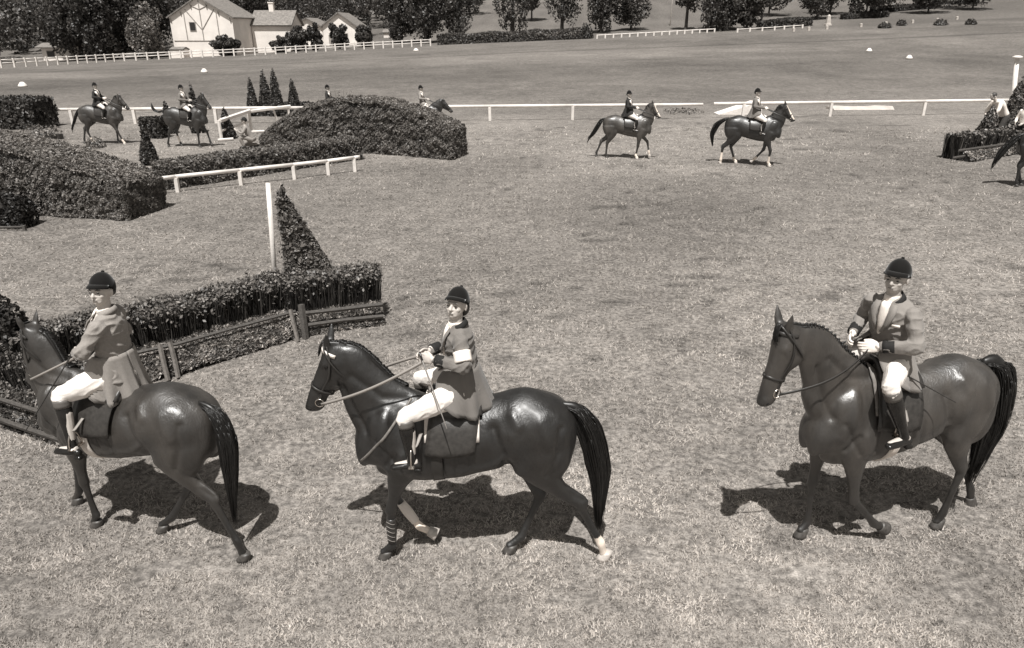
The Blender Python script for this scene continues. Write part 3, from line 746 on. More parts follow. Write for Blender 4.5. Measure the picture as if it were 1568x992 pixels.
def whip(p0, p1, label, mat=None):
    a, b = np.array(p0, float), np.array(p1, float); root = empty('riding_whip', a, label, 'whip')
    v = Vol(); v.tube([(*(a * 0), .007), (*((b - a) * .5), .0055), (*(b - a), .004)], seg=8, sub=3); v.build('shaft', mat or M['strap'], root)
    v = Vol(); v.tube([(*(-(b - a) * .12), .009), (0, 0, 0, .009)], seg=8, sub=2); v.build('grip', M['boot'], root); return root

def xl(loc, ang, sc, p): # horse-local -> world
    q = Matrix.Rotation(R(ang), 3, 'Z') @ Vector(p) * sc; return (loc[0] + q.x, loc[1] + q.y, q.z)

# ------------------------------------------------------------------ GROUND
def ter(X, Y):
    X = np.asarray(X, float); Y = np.asarray(Y, float); t = np.clip((Y - 44) / 81, 0, 1)
    ramp = (2 + .042 * X) * (t * t * (3 - 2 * t) * .35 + t * .65); d = np.maximum(0, Y - 125)
    return ramp + d * d / (d + 40) * .115
def tz(x, y): return float(ter(x, y))

def vn(x, y, s, seed=0):
    """smooth value noise 0..1 for arrays"""
    x = np.asarray(x) / s + 57.3 * seed; y = np.asarray(y) / s + 31.7 * seed; i = np.floor(x).astype(np.int64); j = np.floor(y).astype(np.int64); fx = x - i; fy = y - j
    def h(a, b):
        n = (a * 374761393 + b * 668265263 + seed * 1442695) & 0xffffffff; n = ((n ^ (n >> 13)) * 1274126177) & 0xffffffff; return ((n ^ (n >> 16)) & 0xffff) / 65535.
    fx = fx * fx * (3 - 2 * fx); fy = fy * fy * (3 - 2 * fy)
    return (h(i, j) * (1 - fx) + h(i + 1, j) * fx) * (1 - fy) + (h(i, j + 1) * (1 - fx) + h(i + 1, j + 1) * fx) * fy

TRK = [(-400, 45), (-52, 76), (1.3, 94.5), (67, 101), (400, 120)]      # old track line across the course
def turf_tone(X, Y):
    """colour of the grass itself: dry and green patches, mown bands, the rough beyond the track"""
    c = 1 + .34 * (vn(X, Y, 5.5, 1) - .5) + .26 * (vn(X, Y, 1.7, 2) - .5) + .22 * (vn(X, Y, 14, 3) - .5)
    yt = np.interp(X, [p[0] for p in TRK], [p[1] for p in TRK]); b = Y - yt
    far = np.clip((Y - 40) / 6, 0, 1)
    c *= 1 + far * (-.16 * np.exp(-((b + 27) / 9) ** 2) + .13 * np.exp(-((b + 9) / 5) ** 2) - .12 * np.exp(-((b - 6) / 5) ** 2) - .1 * np.exp(-((b + 16) / 2.5) ** 2))
    c *= 1 - .45 * np.exp(-((b - .3 * np.sin(X / 9)) / .55) ** 2)
    c *= np.where(Y > 123, .80 + .2 * vn(X, Y, 30, 5), 1); c *= 1 - .20 * np.clip((Y - 38) / 10, 0, 1); c *= 1 + .10 * (vn(X * .35, Y, 1.1, 71) - .5) + .12 * (vn(X * .25, Y + .15 * X, .5, 72) - .5)
    sp = vn(X * .5, Y, .22, 61); c *= 1 - .45 * np.clip((sp - .80) / .1, 0, 1) * (vn(X, Y, 3.1, 62) > .45) * (Y < 40)
    c *= 1 - .12 * np.clip((Y - 11) / 5, 0, 1) * np.clip((27 - Y) / 6, 0, 1) * (.4 + vn(X, Y, 6, 7))
    return c
xs = np.concatenate([np.linspace(-420, -60, 40), np.linspace(-58, -14, 60), np.linspace(-13.6, 13.6, 110), np.linspace(14, 60, 60), np.linspace(62, 420, 40)])
ys = np.concatenate([np.linspace(-30, 2, 8), np.linspace(2.3, 20, 80), np.linspace(20.4, 60, 90), np.linspace(61, 130, 90), np.linspace(132, 620, 70)])
gx, gy = np.meshgrid(xs, ys, indexing='ij'); gz = ter(gx, gy)
near = np.clip((gy - 0) / 3, 0, 1) * np.clip((60 - gy) / 20, 0, 1)
gz = gz + near * (.03 * (vn(gx, gy, 1.9, 11) - .5) + .02 * (vn(gx, gy, .7, 12) - .5)) - .01
n_, m_ = gx.shape; idx = np.arange(n_ * m_).reshape(n_, m_)
F = np.stack([idx[:-1, :-1], idx[1:, :-1], idx[1:, 1:], idx[:-1, 1:]], -1).reshape(-1, 4)
def ground_material():
    m = material('turf', .160, .95, attr=True, spec=.15); t = m.node_tree; b = t.nodes['Principled BSDF']; src = b.inputs['Base Color'].links[0].from_socket
    tc = t.nodes.new("ShaderNodeTexCoord")
    for sc_, lo, hi, det in ((14, .55, 1.5, 3), (2.6, .78, 1.24, 5), (55, .7, 1.35, 2)):
        n = t.nodes.new("ShaderNodeTexNoise"); n.inputs['Scale'].default_value = sc_; n.inputs['Detail'].default_value = det; t.links.new(tc.outputs['Object'], n.inputs[0])
        r = t.nodes.new("ShaderNodeMapRange"); r.inputs[1].default_value = .3; r.inputs[2].default_value = .7; r.inputs[3].default_value = lo; r.inputs[4].default_value = hi; t.links.new(n.outputs[0], r.inputs[0])
        mm = t.nodes.new("ShaderNodeMix"); mm.data_type = 'RGBA'; mm.blend_type = 'MULTIPLY'; mm.inputs[0].default_value = 1; t.links.new(src, mm.inputs[6]); t.links.new(r.outputs[0], mm.inputs[7]); src = mm.outputs[2]
    t.links.new(src, b.inputs['Base Color'])
    n = t.nodes.new("ShaderNodeTexNoise"); n.inputs['Scale'].default_value = 16; n.inputs['Detail'].default_value = 6; t.links.new(tc.outputs['Object'], n.inputs[0])
    bp = t.nodes.new("ShaderNodeBump"); bp.inputs['Strength'].default_value = .9; bp.inputs['Distance'].default_value = .05; t.links.new(n.outputs[0], bp.inputs['Height']); t.links.new(bp.outputs[0], b.inputs['Normal'])
    return m
ground = raw_mesh('ground', np.stack([gx, gy, gz], -1).reshape(-1, 3), F, ground_material(), colors=turf_tone(gx, gy).ravel(), kind='structure')
ground.data.polygons.foreach_set('use_smooth', [True] * len(ground.data.polygons))

# short turf: single blades, thinning out with distance
M['grass'] = material('grass_blade', .86, .8, attr=True, spec=.2, translucent=.25)
def grass(n, ymin, ymax, k):
    u = RNG.random(n); p = 1.15; Y = (ymin ** -p + u * (ymax ** -p - ymin ** -p)) ** (-1 / p)
    X = (RNG.random(n) * 2 - 1) * (Y * .83 + 2.2); cl = vn(X * .5, Y, .12, 21) * .45 + vn(X * .5, Y, .05, 22) * .2 + vn(X * .6, Y, .38, 23) * .35
    keep = cl > .30 + .12 * RNG.random(n); X, Y, cl = X[keep], Y[keep], cl[keep]; n = len(X)
    s = (.55 + .075 * Y) * k; h = s * (.016 + .026 * RNG.random(n) * (.5 + cl)); w_ = s * (.0055 + .0045 * RNG.random(n))
    a = RNG.random(n) * 2 * np.pi; tl = .5 + .75 * RNG.random(n); b = RNG.random(n) * 2 * np.pi
    z = ter(X, Y) + .03 * (vn(X, Y, 1.9, 11) - .5) + .02 * (vn(X, Y, .7, 12) - .5) - .014
    base = np.stack([X, Y, z], -1); side = np.stack([np.cos(a), np.sin(a), 0 * a], -1) * w_[:, None]
    tip = base + np.stack([np.cos(b) * np.sin(tl) * h * 1.25, np.sin(b) * np.sin(tl) * h * 1.25, np.cos(tl) * h + .004], -1)
    V = np.stack([base - side, base + side, tip], 1).reshape(-1, 3); F = np.arange(3 * n).reshape(-1, 3)
    c = turf_tone(X, Y) * (.08 + .08 * RNG.random(n) + .54 * cl) * 1.06
    light = RNG.random(n) < .02; c[light] *= 1.35
    raw_mesh('grass', V, F, M['grass'], colors=np.repeat(c, 3), kind='stuff')
grass(520000, 2.2, 34, 1.0)

# ------------------------------------------------------------------ FOLIAGE
M['leaf'] = material('leaf', .86, .5, attr=True, spec=.45, translucent=.18)
M['twig'] = material('twig', .86, .85, attr=True, spec=.2)
M['bark'] = material('bark', .07, .9, noise_=(6, .4), bump=(14, .6), stretch=(1, 1, .3))
M['shade'] = material('leaf_gap_shade', .022, .95, noise_=(6, .4), bump=(10, .8))  # near-black colour of solid cores, painted shade between leaves and twigs

def quads(P, N, size, rnd=.9, asp=.6):
    n = len(P); d = N + rnd * RNG.normal(size=(n, 3)); d /= np.linalg.norm(d, axis=1, keepdims=True) + 1e-9
    r = RNG.normal(size=(n, 3)); u = np.cross(d, r); u /= np.linalg.norm(u, axis=1, keepdims=True) + 1e-9; v = np.cross(d, u)
    s = (size * (.6 + .8 * RNG.random(n)))[:, None] if np.ndim(size) == 0 else size[:, None]
    V = np.stack([P - u * s, P - v * s * asp + d * s * .12, P + u * s, P + v * s * asp + d * s * .12], 1).reshape(-1, 3)
    return V, np.arange(4 * n).reshape(-1, 4)

def leaves(name, P, N, size, tones, parent, kind='stuff', rnd=.9, mat=None):
    V, F = quads(P, N, size, rnd); return raw_mesh(name, V, F, mat or M['leaf'], parent, colors=np.repeat(tones, 4), kind=kind)

def hedge(label, A, B, thick, hf, n, leaf=.05, tones=(.05, .20), cat='hedge', name='hedge', group=None, rough=.05, top_sun=1.0, side=1, nseg=40):
    """clipped hedge from A to B (its front foot), thick metres deep to the left of AB, height hf(s)"""
    A, B = np.array(A, float), np.array(B, float); L = np.linalg.norm(B - A); d = (B - A) / L; nb = np.array([-d[1], d[0]]) * side
    z0 = tz(*A); root = empty(name, (A[0], A[1], z0), label, cat, group); h = np.vectorize(hf)
    def pos(s, t, z): return np.stack([d[0] * s * L + nb[0] * t, d[1] * s * L + nb[1] * t, z], -1)
    # inner mass, near-black for the shade among the leaves
    S = np.linspace(0, 1, nseg); rs = []
    for s in S:
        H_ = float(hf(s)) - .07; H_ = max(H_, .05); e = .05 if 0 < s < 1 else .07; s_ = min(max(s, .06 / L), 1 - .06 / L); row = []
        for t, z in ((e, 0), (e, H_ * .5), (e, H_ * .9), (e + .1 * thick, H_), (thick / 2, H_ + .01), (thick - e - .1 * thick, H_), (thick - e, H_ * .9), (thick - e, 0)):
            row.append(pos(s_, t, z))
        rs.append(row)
    v = Vol(); v.rings(rs); v.build('shade_core', M['shade'], root, flat=True)
    # leaves over front, top, back and both ends
    hs = h(np.linspace(0, 1, 50)); af = hs.mean() * L; at_ = thick * L * 1.1; ae = thick * (hf(0) + hf(1)) / 2
    kinds = RNG.choice(5, n, p=np.array([af, at_, af * .45, ae, ae * .6]) / (af * 1.45 + at_ + 1.6 * ae))
    s = RNG.random(n); t = RNG.random(n) * thick; q = RNG.random(n); P = np.zeros((n, 3)); N = np.zeros((n, 3)); D3 = np.array([d[0], d[1], 0]); B3 = np.array([nb[0], nb[1], 0]); Z = np.array([0, 0, 1.])
    H = h(s); k = kinds == 0; P[k] = pos(s, 0 * s, q * H)[k]; N[k] = -B3 + .25 * Z
    k = kinds == 1; rr = .06 + 0 * t; P[k] = pos(s, t, H)[k]; N[k] = Z
    k = kinds == 2; P[k] = pos(s, 0 * s + thick, q * H)[k]; N[k] = B3
    k = kinds == 3; P[k] = pos(0 * s + 1, t, q * h(1 + 0 * s))[k]; N[k] = D3
    k = kinds == 4; P[k] = pos(0 * s, t, q * h(0 * s))[k]; N[k] = -D3
    # round the edges, lump the surface
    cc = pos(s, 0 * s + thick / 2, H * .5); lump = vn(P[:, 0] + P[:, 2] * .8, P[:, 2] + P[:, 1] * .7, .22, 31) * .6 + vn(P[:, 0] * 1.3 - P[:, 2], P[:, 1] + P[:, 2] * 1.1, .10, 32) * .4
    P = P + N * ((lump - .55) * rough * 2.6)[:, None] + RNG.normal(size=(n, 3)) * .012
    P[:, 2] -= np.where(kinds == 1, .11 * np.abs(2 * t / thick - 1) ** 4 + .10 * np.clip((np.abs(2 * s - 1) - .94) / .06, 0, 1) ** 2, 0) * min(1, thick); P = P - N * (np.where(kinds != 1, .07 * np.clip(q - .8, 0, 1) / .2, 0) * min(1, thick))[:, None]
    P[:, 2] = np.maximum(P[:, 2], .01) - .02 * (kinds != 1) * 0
    tn = tones[0] + (tones[1] - tones[0]) * (RNG.random(n) ** 1.6 * .75 + .35 * np.clip(lump, 0, 1)); tn = np.where(kinds == 1, tn * top_sun, tn)  # top leaves painted paler, sunlight from above put into their colour
    P[:, 2] += ter(A[0] + P[:, 0], A[1] + P[:, 1]) - z0
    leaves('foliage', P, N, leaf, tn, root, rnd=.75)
    return root

def cone_bush(label, x, y, hgt, w, n=900, leaf=.05, tones=(.03, .12), group=None, cat='conifer', name='conifer', power=1.0, sink=0):
    z = tz(x, y) - sink; root = empty(name, (x, y, z), label, cat, group)
    v = Vol(); v.tube([(0, 0, -.05, w * .05), (0, 0, hgt * .5, w * .035), (0, 0, hgt * .93, .01)], seg=7); v.build('trunk', M['bark'], root)
    v = Vol(); v.tube([(0, 0, hgt * .04, w * .36), (0, 0, hgt * .3, w * .30), (0, 0, hgt * .65, w * .15), (0, 0, hgt * .9, .02)], seg=9); v.build('shade_core', M['shade'], root)  # solid dark core in place of the shade inside the bush
    q = 1 - np.sqrt(RNG.random(n)) ; q = q * .98; a = RNG.random(n) * 2 * np.pi; r = w / 2 * ((1 - q) ** power) * (.72 + .36 * vn(a * 2, q * hgt * 2.5, .7, 5) + .12 * RNG.random(n)) * np.minimum(1, .75 + q * 3)
    P = np.stack([r * np.cos(a), r * np.sin(a), q * hgt + .02 + .04 * RNG.random(n)], -1); N = np.stack([np.cos(a), np.sin(a), .5 + 0 * a], -1)
    leaves('foliage', P, N, leaf, tones[0] + (tones[1] - tones[0]) * RNG.random(n) ** 1.5, root)
    return root

def crown(cx, cy, cz, rx, rz, n, nb, shape='round', gap=.0):
    """leaf positions over many clumps spread through a crown"""
    C_ = []; 
    while len(C_) < nb:
        p = RNG.random(3) * 2 - 1
        if shape == 'round' and p @ p > 1: continue
        if shape == 'cone' and math.hypot(p[0], p[1]) > (1 - p[2]) / 2 * 1.05: continue
        if shape == 'flame' and math.hypot(p[0], p[1]) > math.sqrt(max(0, 1 - abs(p[2]) ** 1.7)): continue
        C_.append(p)
    C_ = np.array(C_); out = math.sqrt(1) ; br = RNG.uniform(.16, .34, nb) * (1.1 if shape != 'cone' else .8)
    w = br ** 2; k = RNG.choice(nb, n, p=w / w.sum()); d = RNG.normal(size=(n, 3)); d /= np.linalg.norm(d, axis=1, keepdims=True)
    q = C_[k] + d * (br[k] * (.75 + .3 * RNG.random(n)))[:, None]
    P = np.stack([cx + q[:, 0] * rx, cy + q[:, 1] * rx, cz + q[:, 2] * rz], -1); N = d * np.array([1, 1, rx / rz]); dark = RNG.uniform(.7, 1.25, nb)[k]
    return P, N, dark, np.stack([cx + C_[:, 0] * rx, cy + C_[:, 1] * rx, cz + C_[:, 2] * rz], -1)

def tree(label, x, y, hgt, w, base=.25, n=1500, tones=(.035, .11), shape='round', group='trees beyond the course', cat='tree', name='tree', leaf=.30, nb=None, lean=0):
    z = tz(x, y); root = empty(name, (x, y, z), label, cat, group); nb = nb or 34
    zc = hgt * (1 + base) / 2; rz = hgt * (1 - base) / 2
    P, N, dk, C_ = crown(lean * hgt, 0, zc, w / 2, rz, n, nb, shape)
    v = Vol(); tr = max(.10, hgt * .022); top = hgt * .8
    v.tube([(0, 0, -.2, tr * 1.5), (0, 0, hgt * .06, tr * 1.05), (lean * hgt * .3, 0, hgt * .35, tr * .8), (lean * hgt * .8, 0, top, tr * .2)], seg=8)
    for i in RNG.choice(len(C_), min(7, len(C_)), replace=False):
        c = C_[i]; zs = min(c[2] - .1, max(hgt * base * .8, c[2] - hgt * .25)); f = zs / top
        v.tube([(lean * hgt * .8 * f, 0, zs, tr * .45), (c[0] * .5, c[1] * .5, (zs + c[2]) / 2 + .1, tr * .3), (c[0], c[1], c[2], tr * .1)], seg=5, sub=2)
    v.build('trunk', M['bark'], root)
    leaves('crown', P, N, leaf, (tones[0] + (tones[1] - tones[0]) * RNG.random(n) ** 1.4) * dk, root)
    return root

# the woods and hills far behind, one mass
pts = []; nrmz = []; tn = []
for i in range(330):
    if i < 250: x = RNG.uniform(-230, -10); y = RNG.uniform(148, 250) + (0 if x < -60 else 22)
    else: x = RNG.uniform(-12, 190); y = RNG.uniform(250, 330)
    r = RNG.uniform(4, 7.5); hh = RNG.uniform(8, 14); k = 800 if y < 260 else 400
    P, N, dk, _ = crown(x, y, tz(x, y) + hh * .55, r, hh * .5, k, 16); pts.append(P); nrmz.append(N); tn.append((.05 + .10 * RNG.random(k) ** 1.3) * dk * (1 + .5 * (RNG.random() < .25)))
far = leaves('far_wood', np.vstack(pts), np.vstack(nrmz), .42, np.concatenate(tn), None)

# ------------------------------------------------------------------ BUILDINGS
M['plaster'] = material('white_plaster', .80, .85, noise_=(.6, .10), bump=(9, .3), k=.8)
M['timber'] = material('weathered_timber', .32, .8, noise_=(6, .3))
M['tile'] = material('roof_tiles', .17, .8, noise_=(3, .35), bump=(6, .6))
M['glass'] = material('window_glass', .03, .15)
M['stone'] = material('pale_stone', .45, .85, noise_=(2, .2), bump=(8, .4))
def roof_sheet(v, a, b, c, d, th=.18):  # two eave points a,b and two ridge points d,c
    g = [[np.array(a) + (np.array(d) - np.array(a)) * j / 4 + ((np.array(b) - np.array(a)) + ((np.array(c) - np.array(d)) - (np.array(b) - np.array(a))) * j / 4) * i / 6 for j in range(5)] for i in range(7)]
    v.sheet(g, th)
def house(label, x, y, w, dp, eave, ridge, rz=0, axis='y', over=.35, timber=False, windows=(), doors=(), chimney=None, name='house', wall='plaster', group=None):
    """front wall along x from 0 to w, facing -y; ridge along axis"""
    z = min(tz(x, y), tz(x + w, y), tz(x, y + dp)) - .1; root = empty(name, (x, y, z), label, 'house', group, R(rz)); v = Vol()
    if axis == 'y':
        prof = [(0, 0), (w, 0), (w, eave), (w / 2, ridge), (0, eave)]
        v.rings([[(px_, yy, pz_) for px_, pz_ in prof] for yy in (0, dp)])
    else:
        prof = [(0, 0), (dp, 0), (dp, eave), (dp / 2, ridge), (0, eave)]
        v.rings([[(xx, py_, pz_) for py_, pz_ in prof] for xx in (0, w)])
    v.build('wall', M[wall], root, flat=True)
    v = Vol(); sl = (ridge - eave) / ((w if axis == 'y' else dp) / 2); o = over; e2 = eave - sl * o
    if axis == 'y':
        roof_sheet(v, (-o, -o, e2 + .12), (-o, dp + o, e2 + .12), (w / 2 + .02, dp + o, ridge + .12), (w / 2 + .02, -o, ridge + .12)); roof_sheet(v, (w + o, -o, e2 + .12), (w + o, dp + o, e2 + .12), (w / 2 - .02, dp + o, ridge + .115), (w / 2 - .02, -o, ridge + .115))
    else:
        roof_sheet(v, (-o, -o, e2 + .12), (w + o, -o, e2 + .12), (w + o, dp / 2 + .02, ridge + .12), (-o, dp / 2 + .02, ridge + .12)); roof_sheet(v, (-o, dp + o, e2 + .12), (w + o, dp + o, e2 + .12), (w + o, dp / 2 - .02, ridge + .115), (-o, dp / 2 - .02, ridge + .115))
    rf = v.build('roof', M['tile'], root, flat=True)
    if chimney:
        v = Vol(); v.box((chimney[0], chimney[1], ridge + .3), (.38, .38, 1.0)); v.box((chimney[0], chimney[1], ridge + 1.35), (.46, .46, .08)); v.build('chimney', M['plaster'], rf, flat=True)
    for (cx_, cz_, ww, wh) in windows:
        v = Vol(); v.box((cx_, -.01, cz_), (ww / 2 + .1, .07, wh / 2 + .1)); f_ = v.build('window', M['timber'], root, flat=True)
        v = Vol(); v.box((cx_, -.05, cz_), (ww / 2, .06, wh / 2)); v.build('pane', M['glass'], f_, flat=True)
    for (cx_, ww, wh) in doors:
        v = Vol(); v.box((cx_, -.02, wh / 2), (ww / 2, .07, wh / 2)); v.build('door', M['timber'], root, flat=True)
    if timber:
        def beam(p, q, t=.075):
            v = Vol(); v.tube([(p[0], -.03, p[1], t, .05), (q[0], -.03, q[1], t, .05)], seg=4, sub=1, round_=False); v.build('timber_beam', M['timber'], root, flat=True)
        for p, q in (((w / 2, 2.6), (w / 2, ridge - .4)), ((.2, 2.55), (w - .2, 2.55)), ((w * .24, 2.6), (w * .24, eave + .6)), ((w * .76, 2.6), (w * .76, eave + .6)), ((w / 2, 4.1), (w * .27, eave + 1.1)), ((w / 2, 4.1), (w * .73, eave + 1.1)), ((w / 2, eave + 1.1), (w / 2 - 1.3, ridge - 1.15)), ((w / 2, eave + 1.1), (w / 2 + 1.3, ridge - 1.15))): beam(p, q)
        for sx in (-1, 1):
            for t in (.25, .6, .95):
                v = Vol(); xx = w / 2 + sx * (w / 2) * t; zz = ridge - sl * (w / 2) * t; v.tube([(xx, 0, zz - 1.0, .07), (xx, -over, zz - .12, .07)], seg=4, sub=1, round_=False); v.build('bracket', M['timber'], root, flat=True)
    return root
house('large white half timbered chalet with wide gable at the back left', -52.6, 118, 9.6, 11, 5.9, 8.7, timber=True, windows=((7.2, 1.35, .7, 1.1), (3.4, 4.6, .8, 1.1)), doors=((8.5, .9, 2.2),))
house('lower white wing with tiled roof and chimney right of the chalet', -42.9, 126, 6.4, 7, 4.4, 6.5, axis='x', chimney=(2.6, 3.5), windows=((3.6, 1.5, .8, 1.0),), doors=((4.9, .9, 2.0),))
house('small white lean-to at the front left of the chalet', -51.8, 114.6, 1.9, 2.2, 1.2, 1.5, axis='x', over=.1, name='outhouse')
house('left one of the twin white gabled cottages behind the bushes', -40.4, 140, 5.8, 8, 3.4, 4.9, windows=((2.0, 1.6, .7, 1.0),))
house('right one of the twin white gabled cottages, slightly taller', -34.4, 139, 6.0, 9, 3.5, 5.6, windows=((4.0, 1.7, .8, 1.0),), doors=((1.4, .9, 2.0),))
house('low grey roofed shed under the trees at the far left', -81.5, 131, 5.2, 4, 2.4, 2.9, axis='x', over=.7, name='shed', windows=((1.5, 1.3, 1.2, .9),))
house('tiny pale shed roof beyond the end of the white fence', -25.6, 152, 4.2, 2.5, 1.0, 1.5, axis='x', over=.2, name='shed')

# ------------------------------------------------------------------ TREES
WD = (.045, .125)  # wood tones lifted, distance haze put into the leaf colour
for i, (px, y, h_, w_, b_, t_, lab) in enumerate([
    (-92, 128, 13, 10, .02, WD, 'broad dark tree at the far left edge behind the fence'),
    (-88, 108, 5.0, 5.5, .02, (.05, .12), 'low round bush beside the shed at the far left'),
    (-80, 143, 15, 11, .05, WD, 'tall dark tree rising behind the grey roofed shed'),
    (-73, 128, 12, 9, .02, WD, 'dark tree just right of the grey roofed shed'),
    (-66, 124, 13, 9, .02, (.035, .095), 'blackish tree in the middle of the left wood'),
    (-60, 126, 15, 8, .02, (.035, .095), 'darkest tall tree left of the pale leaved tree'),
    (-66, 140, 17, 10, .1, WD, 'tall tree behind the blackish ones in the left wood'),
    (-50, 148, 14, 10, .1, (.05, .13), 'grey green tree rising behind the chalet roof'), (-100, 138, 15, 12, .02, WD, 'leftmost of the tall dark trees of the left wood'), (-101, 118, 9, 10, .0, WD, 'dark spreading tree behind the far left end of the white fence'), (-86, 150, 16, 12, .05, WD, 'tall tree behind and left of the grey roofed shed'), (-74, 148, 17, 12, .05, WD, 'tallest tree of the left wood'), (-58, 146, 16, 10, .05, WD, 'tree behind the pale leaved tree and the chalet')]):
    tree(lab, px, y, h_, w_, b_, n=9000, tones=t_, nb=70, leaf=.24)
tree('pale leaved tree against the left corner of the chalet', -55.0, 115, 7.2, 5.4, .06, n=4200, tones=(.10, .30), nb=44, leaf=.17)
for (x, y, h_, w_, t_, lab) in ((-43.8, 116, 2.7, 3.6, WD, 'dark spreading little tree in front of the chalet corner'),
    (-37.2, 122, 2.3, 3.0, WD, 'dark bush in front of the low wing of the chalet'), (-35.2, 125, 3.8, 3.2, WD, 'dark bushy tree between the wing and the cottages'),
    (-32.6, 126, 3.8, 2.3, (.035, .095), 'narrow dark tree in front of the left cottage'), (-28.6, 126, 3.9, 3.2, (.035, .095), 'round dark tree in front of the right cottage'),
    (-25.5, 131, 3.4, 2.8, WD, 'small round tree right of the cottages'), (-41, 150, 11, 8, (.05, .12), 'tree rising behind the low wing of the chalet'), (-33, 156, 12, 9, (.045, .11), 'tree rising behind the twin cottages'), (-24, 160, 11, 8, WD, 'tree right of and behind the twin cottages')):
    tree(lab, x, y, h_, w_, .04, n=4200, tones=t_, nb=36, leaf=.19)
for (x, y, h_, w_, b_, t_, lab, sh) in ((-15.2, 134, 12, 6.6, .0, WD, 'left one of the two big dark trees behind the hedge end', 'round'), (-9.6, 134, 12, 6.4, .0, WD, 'right one of the two big dark trees behind the hedge end', 'round'),
    (.2, 146, 14, 6.6, .01, (.04, .11), 'tree with tapering foot standing behind the long hedge', 'flame'), (9.6, 147, 15, 6.8, .04, (.04, .11), 'slim tree in the middle behind the long hedge', 'flame'),
    (16.4, 141, 13, 5.6, .02, (.04, .11), 'tree just right of the end of the long hedge', 'flame'), (22.4, 144, 9.5, 7.4, .06, (.045, .12), 'bushy tree above the low white fence', 'flame'),
    (31.6, 139, 13, 4.5, .28, WD, 'thin bare stemmed tree left of the dark clump on the right', 'round'), (35.6, 131, 11, 7.0, .03, WD, 'big dark tree behind the end of the low white fence', 'round'),
    (40.8, 133, 9.5, 5.4, .02, WD, 'smaller dark tree right of the big dark one', 'round'), (47, 150, 8, 6.5, .14, (.045, .12), 'small tree in the meadow left of the white obelisk', 'round'),
    (59.5, 150, 9, 7.5, .16, WD, 'tree with bare trunk behind the white obelisk', 'round'), (68, 148, 8.5, 8.0, .12, WD, 'tree right of the obelisk beside the dark hedge', 'round'),
    (82, 152, 8, 8.5, .14, (.045, .12), 'tree on the slope towards the right edge', 'round'), (93, 156, 8, 8.5, .14, WD, 'rightmost tree of the far slope', 'round'), (54, 162, 9, 9, .1, WD, 'tree further up the slope behind the obelisk', 'round'),
    (75, 158, 9, 9, .1, WD, 'broad tree highest on the right slope', 'round'), (4.5, 176, 9, 7, .25, (.05, .12), 'tree far up the meadow between the slim trees', 'round'), (26, 182, 9, 7, .3, (.05, .12), 'tree far up the meadow over the low white fence', 'round'), (37.5, 138, 10, 6.5, .0, WD, 'dark tree filling the middle of the clump on the right', 'round'), (88, 165, 9, 9, .2, WD, 'broad tree high up near the right edge', 'round'), (66, 160, 9, 8, .2, WD, 'tree high on the slope between the obelisk and the right edge', 'round'), (100, 170, 9, 9, .2, WD, 'tree in the top right corner', 'round'), (-20, 138, 9, 5, .05, WD, 'tree left of the two big dark trees', 'round')):
    tree(lab, x, y, h_, w_, b_, n=5500, tones=t_, shape=sh, nb=48, leaf=.21)

hedge('long dark clipped hedge along the far edge of the course', (-12.3, 124.5), (11.3, 122.5), 2.0, lambda s: 1.5 + .15 * math.sin(s * 21), 7000, leaf=.17, tones=(.05, .14), rough=.14, group='far hedges', nseg=30)
hedge('dark hedge on the right far slope below the trees', (63, 146), (72, 147), 1.4, lambda s: 1.0, 1500, leaf=.17, tones=(.03, .09), rough=.14, group='far hedges', nseg=14)
hedge('low hedge high on the right slope', (74, 158), (98, 163), 1.4, lambda s: 1.1, 2500, leaf=.18, tones=(.03, .09), rough=.14, group='far hedges', nseg=14)
hedge('short hedge between the dark clump and the obelisk', (42, 128.6), (52.5, 134), 1.4, lambda s: 1.2 + .3 * math.sin(s * 3), 2400, leaf=.17, tones=(.035, .10), rough=.16, group='far hedges', nseg=14)
cone_bush('upright clipped bush at the right end of the long hedge', 12.1, 123.5, 2.5, 2.2, 500, .16, (.03, .10), cat='bush', name='bush', power=.35)
for (x, y, w_, lab) in ((57, 117, 2.0, 'low bush on the far bank below the obelisk'), (66, 118, 2.0, 'left one of two low bushes near the right edge of the far bank'), (70, 117, 1.6, 'right one of two low bushes near the right edge of the far bank'), (61.5, 121, 1.5, 'little bush high on the far bank on the right')):
    cone_bush(lab, x, y, .9, w_, 260, .15, (.04, .12), cat='bush', name='bush', power=.4)

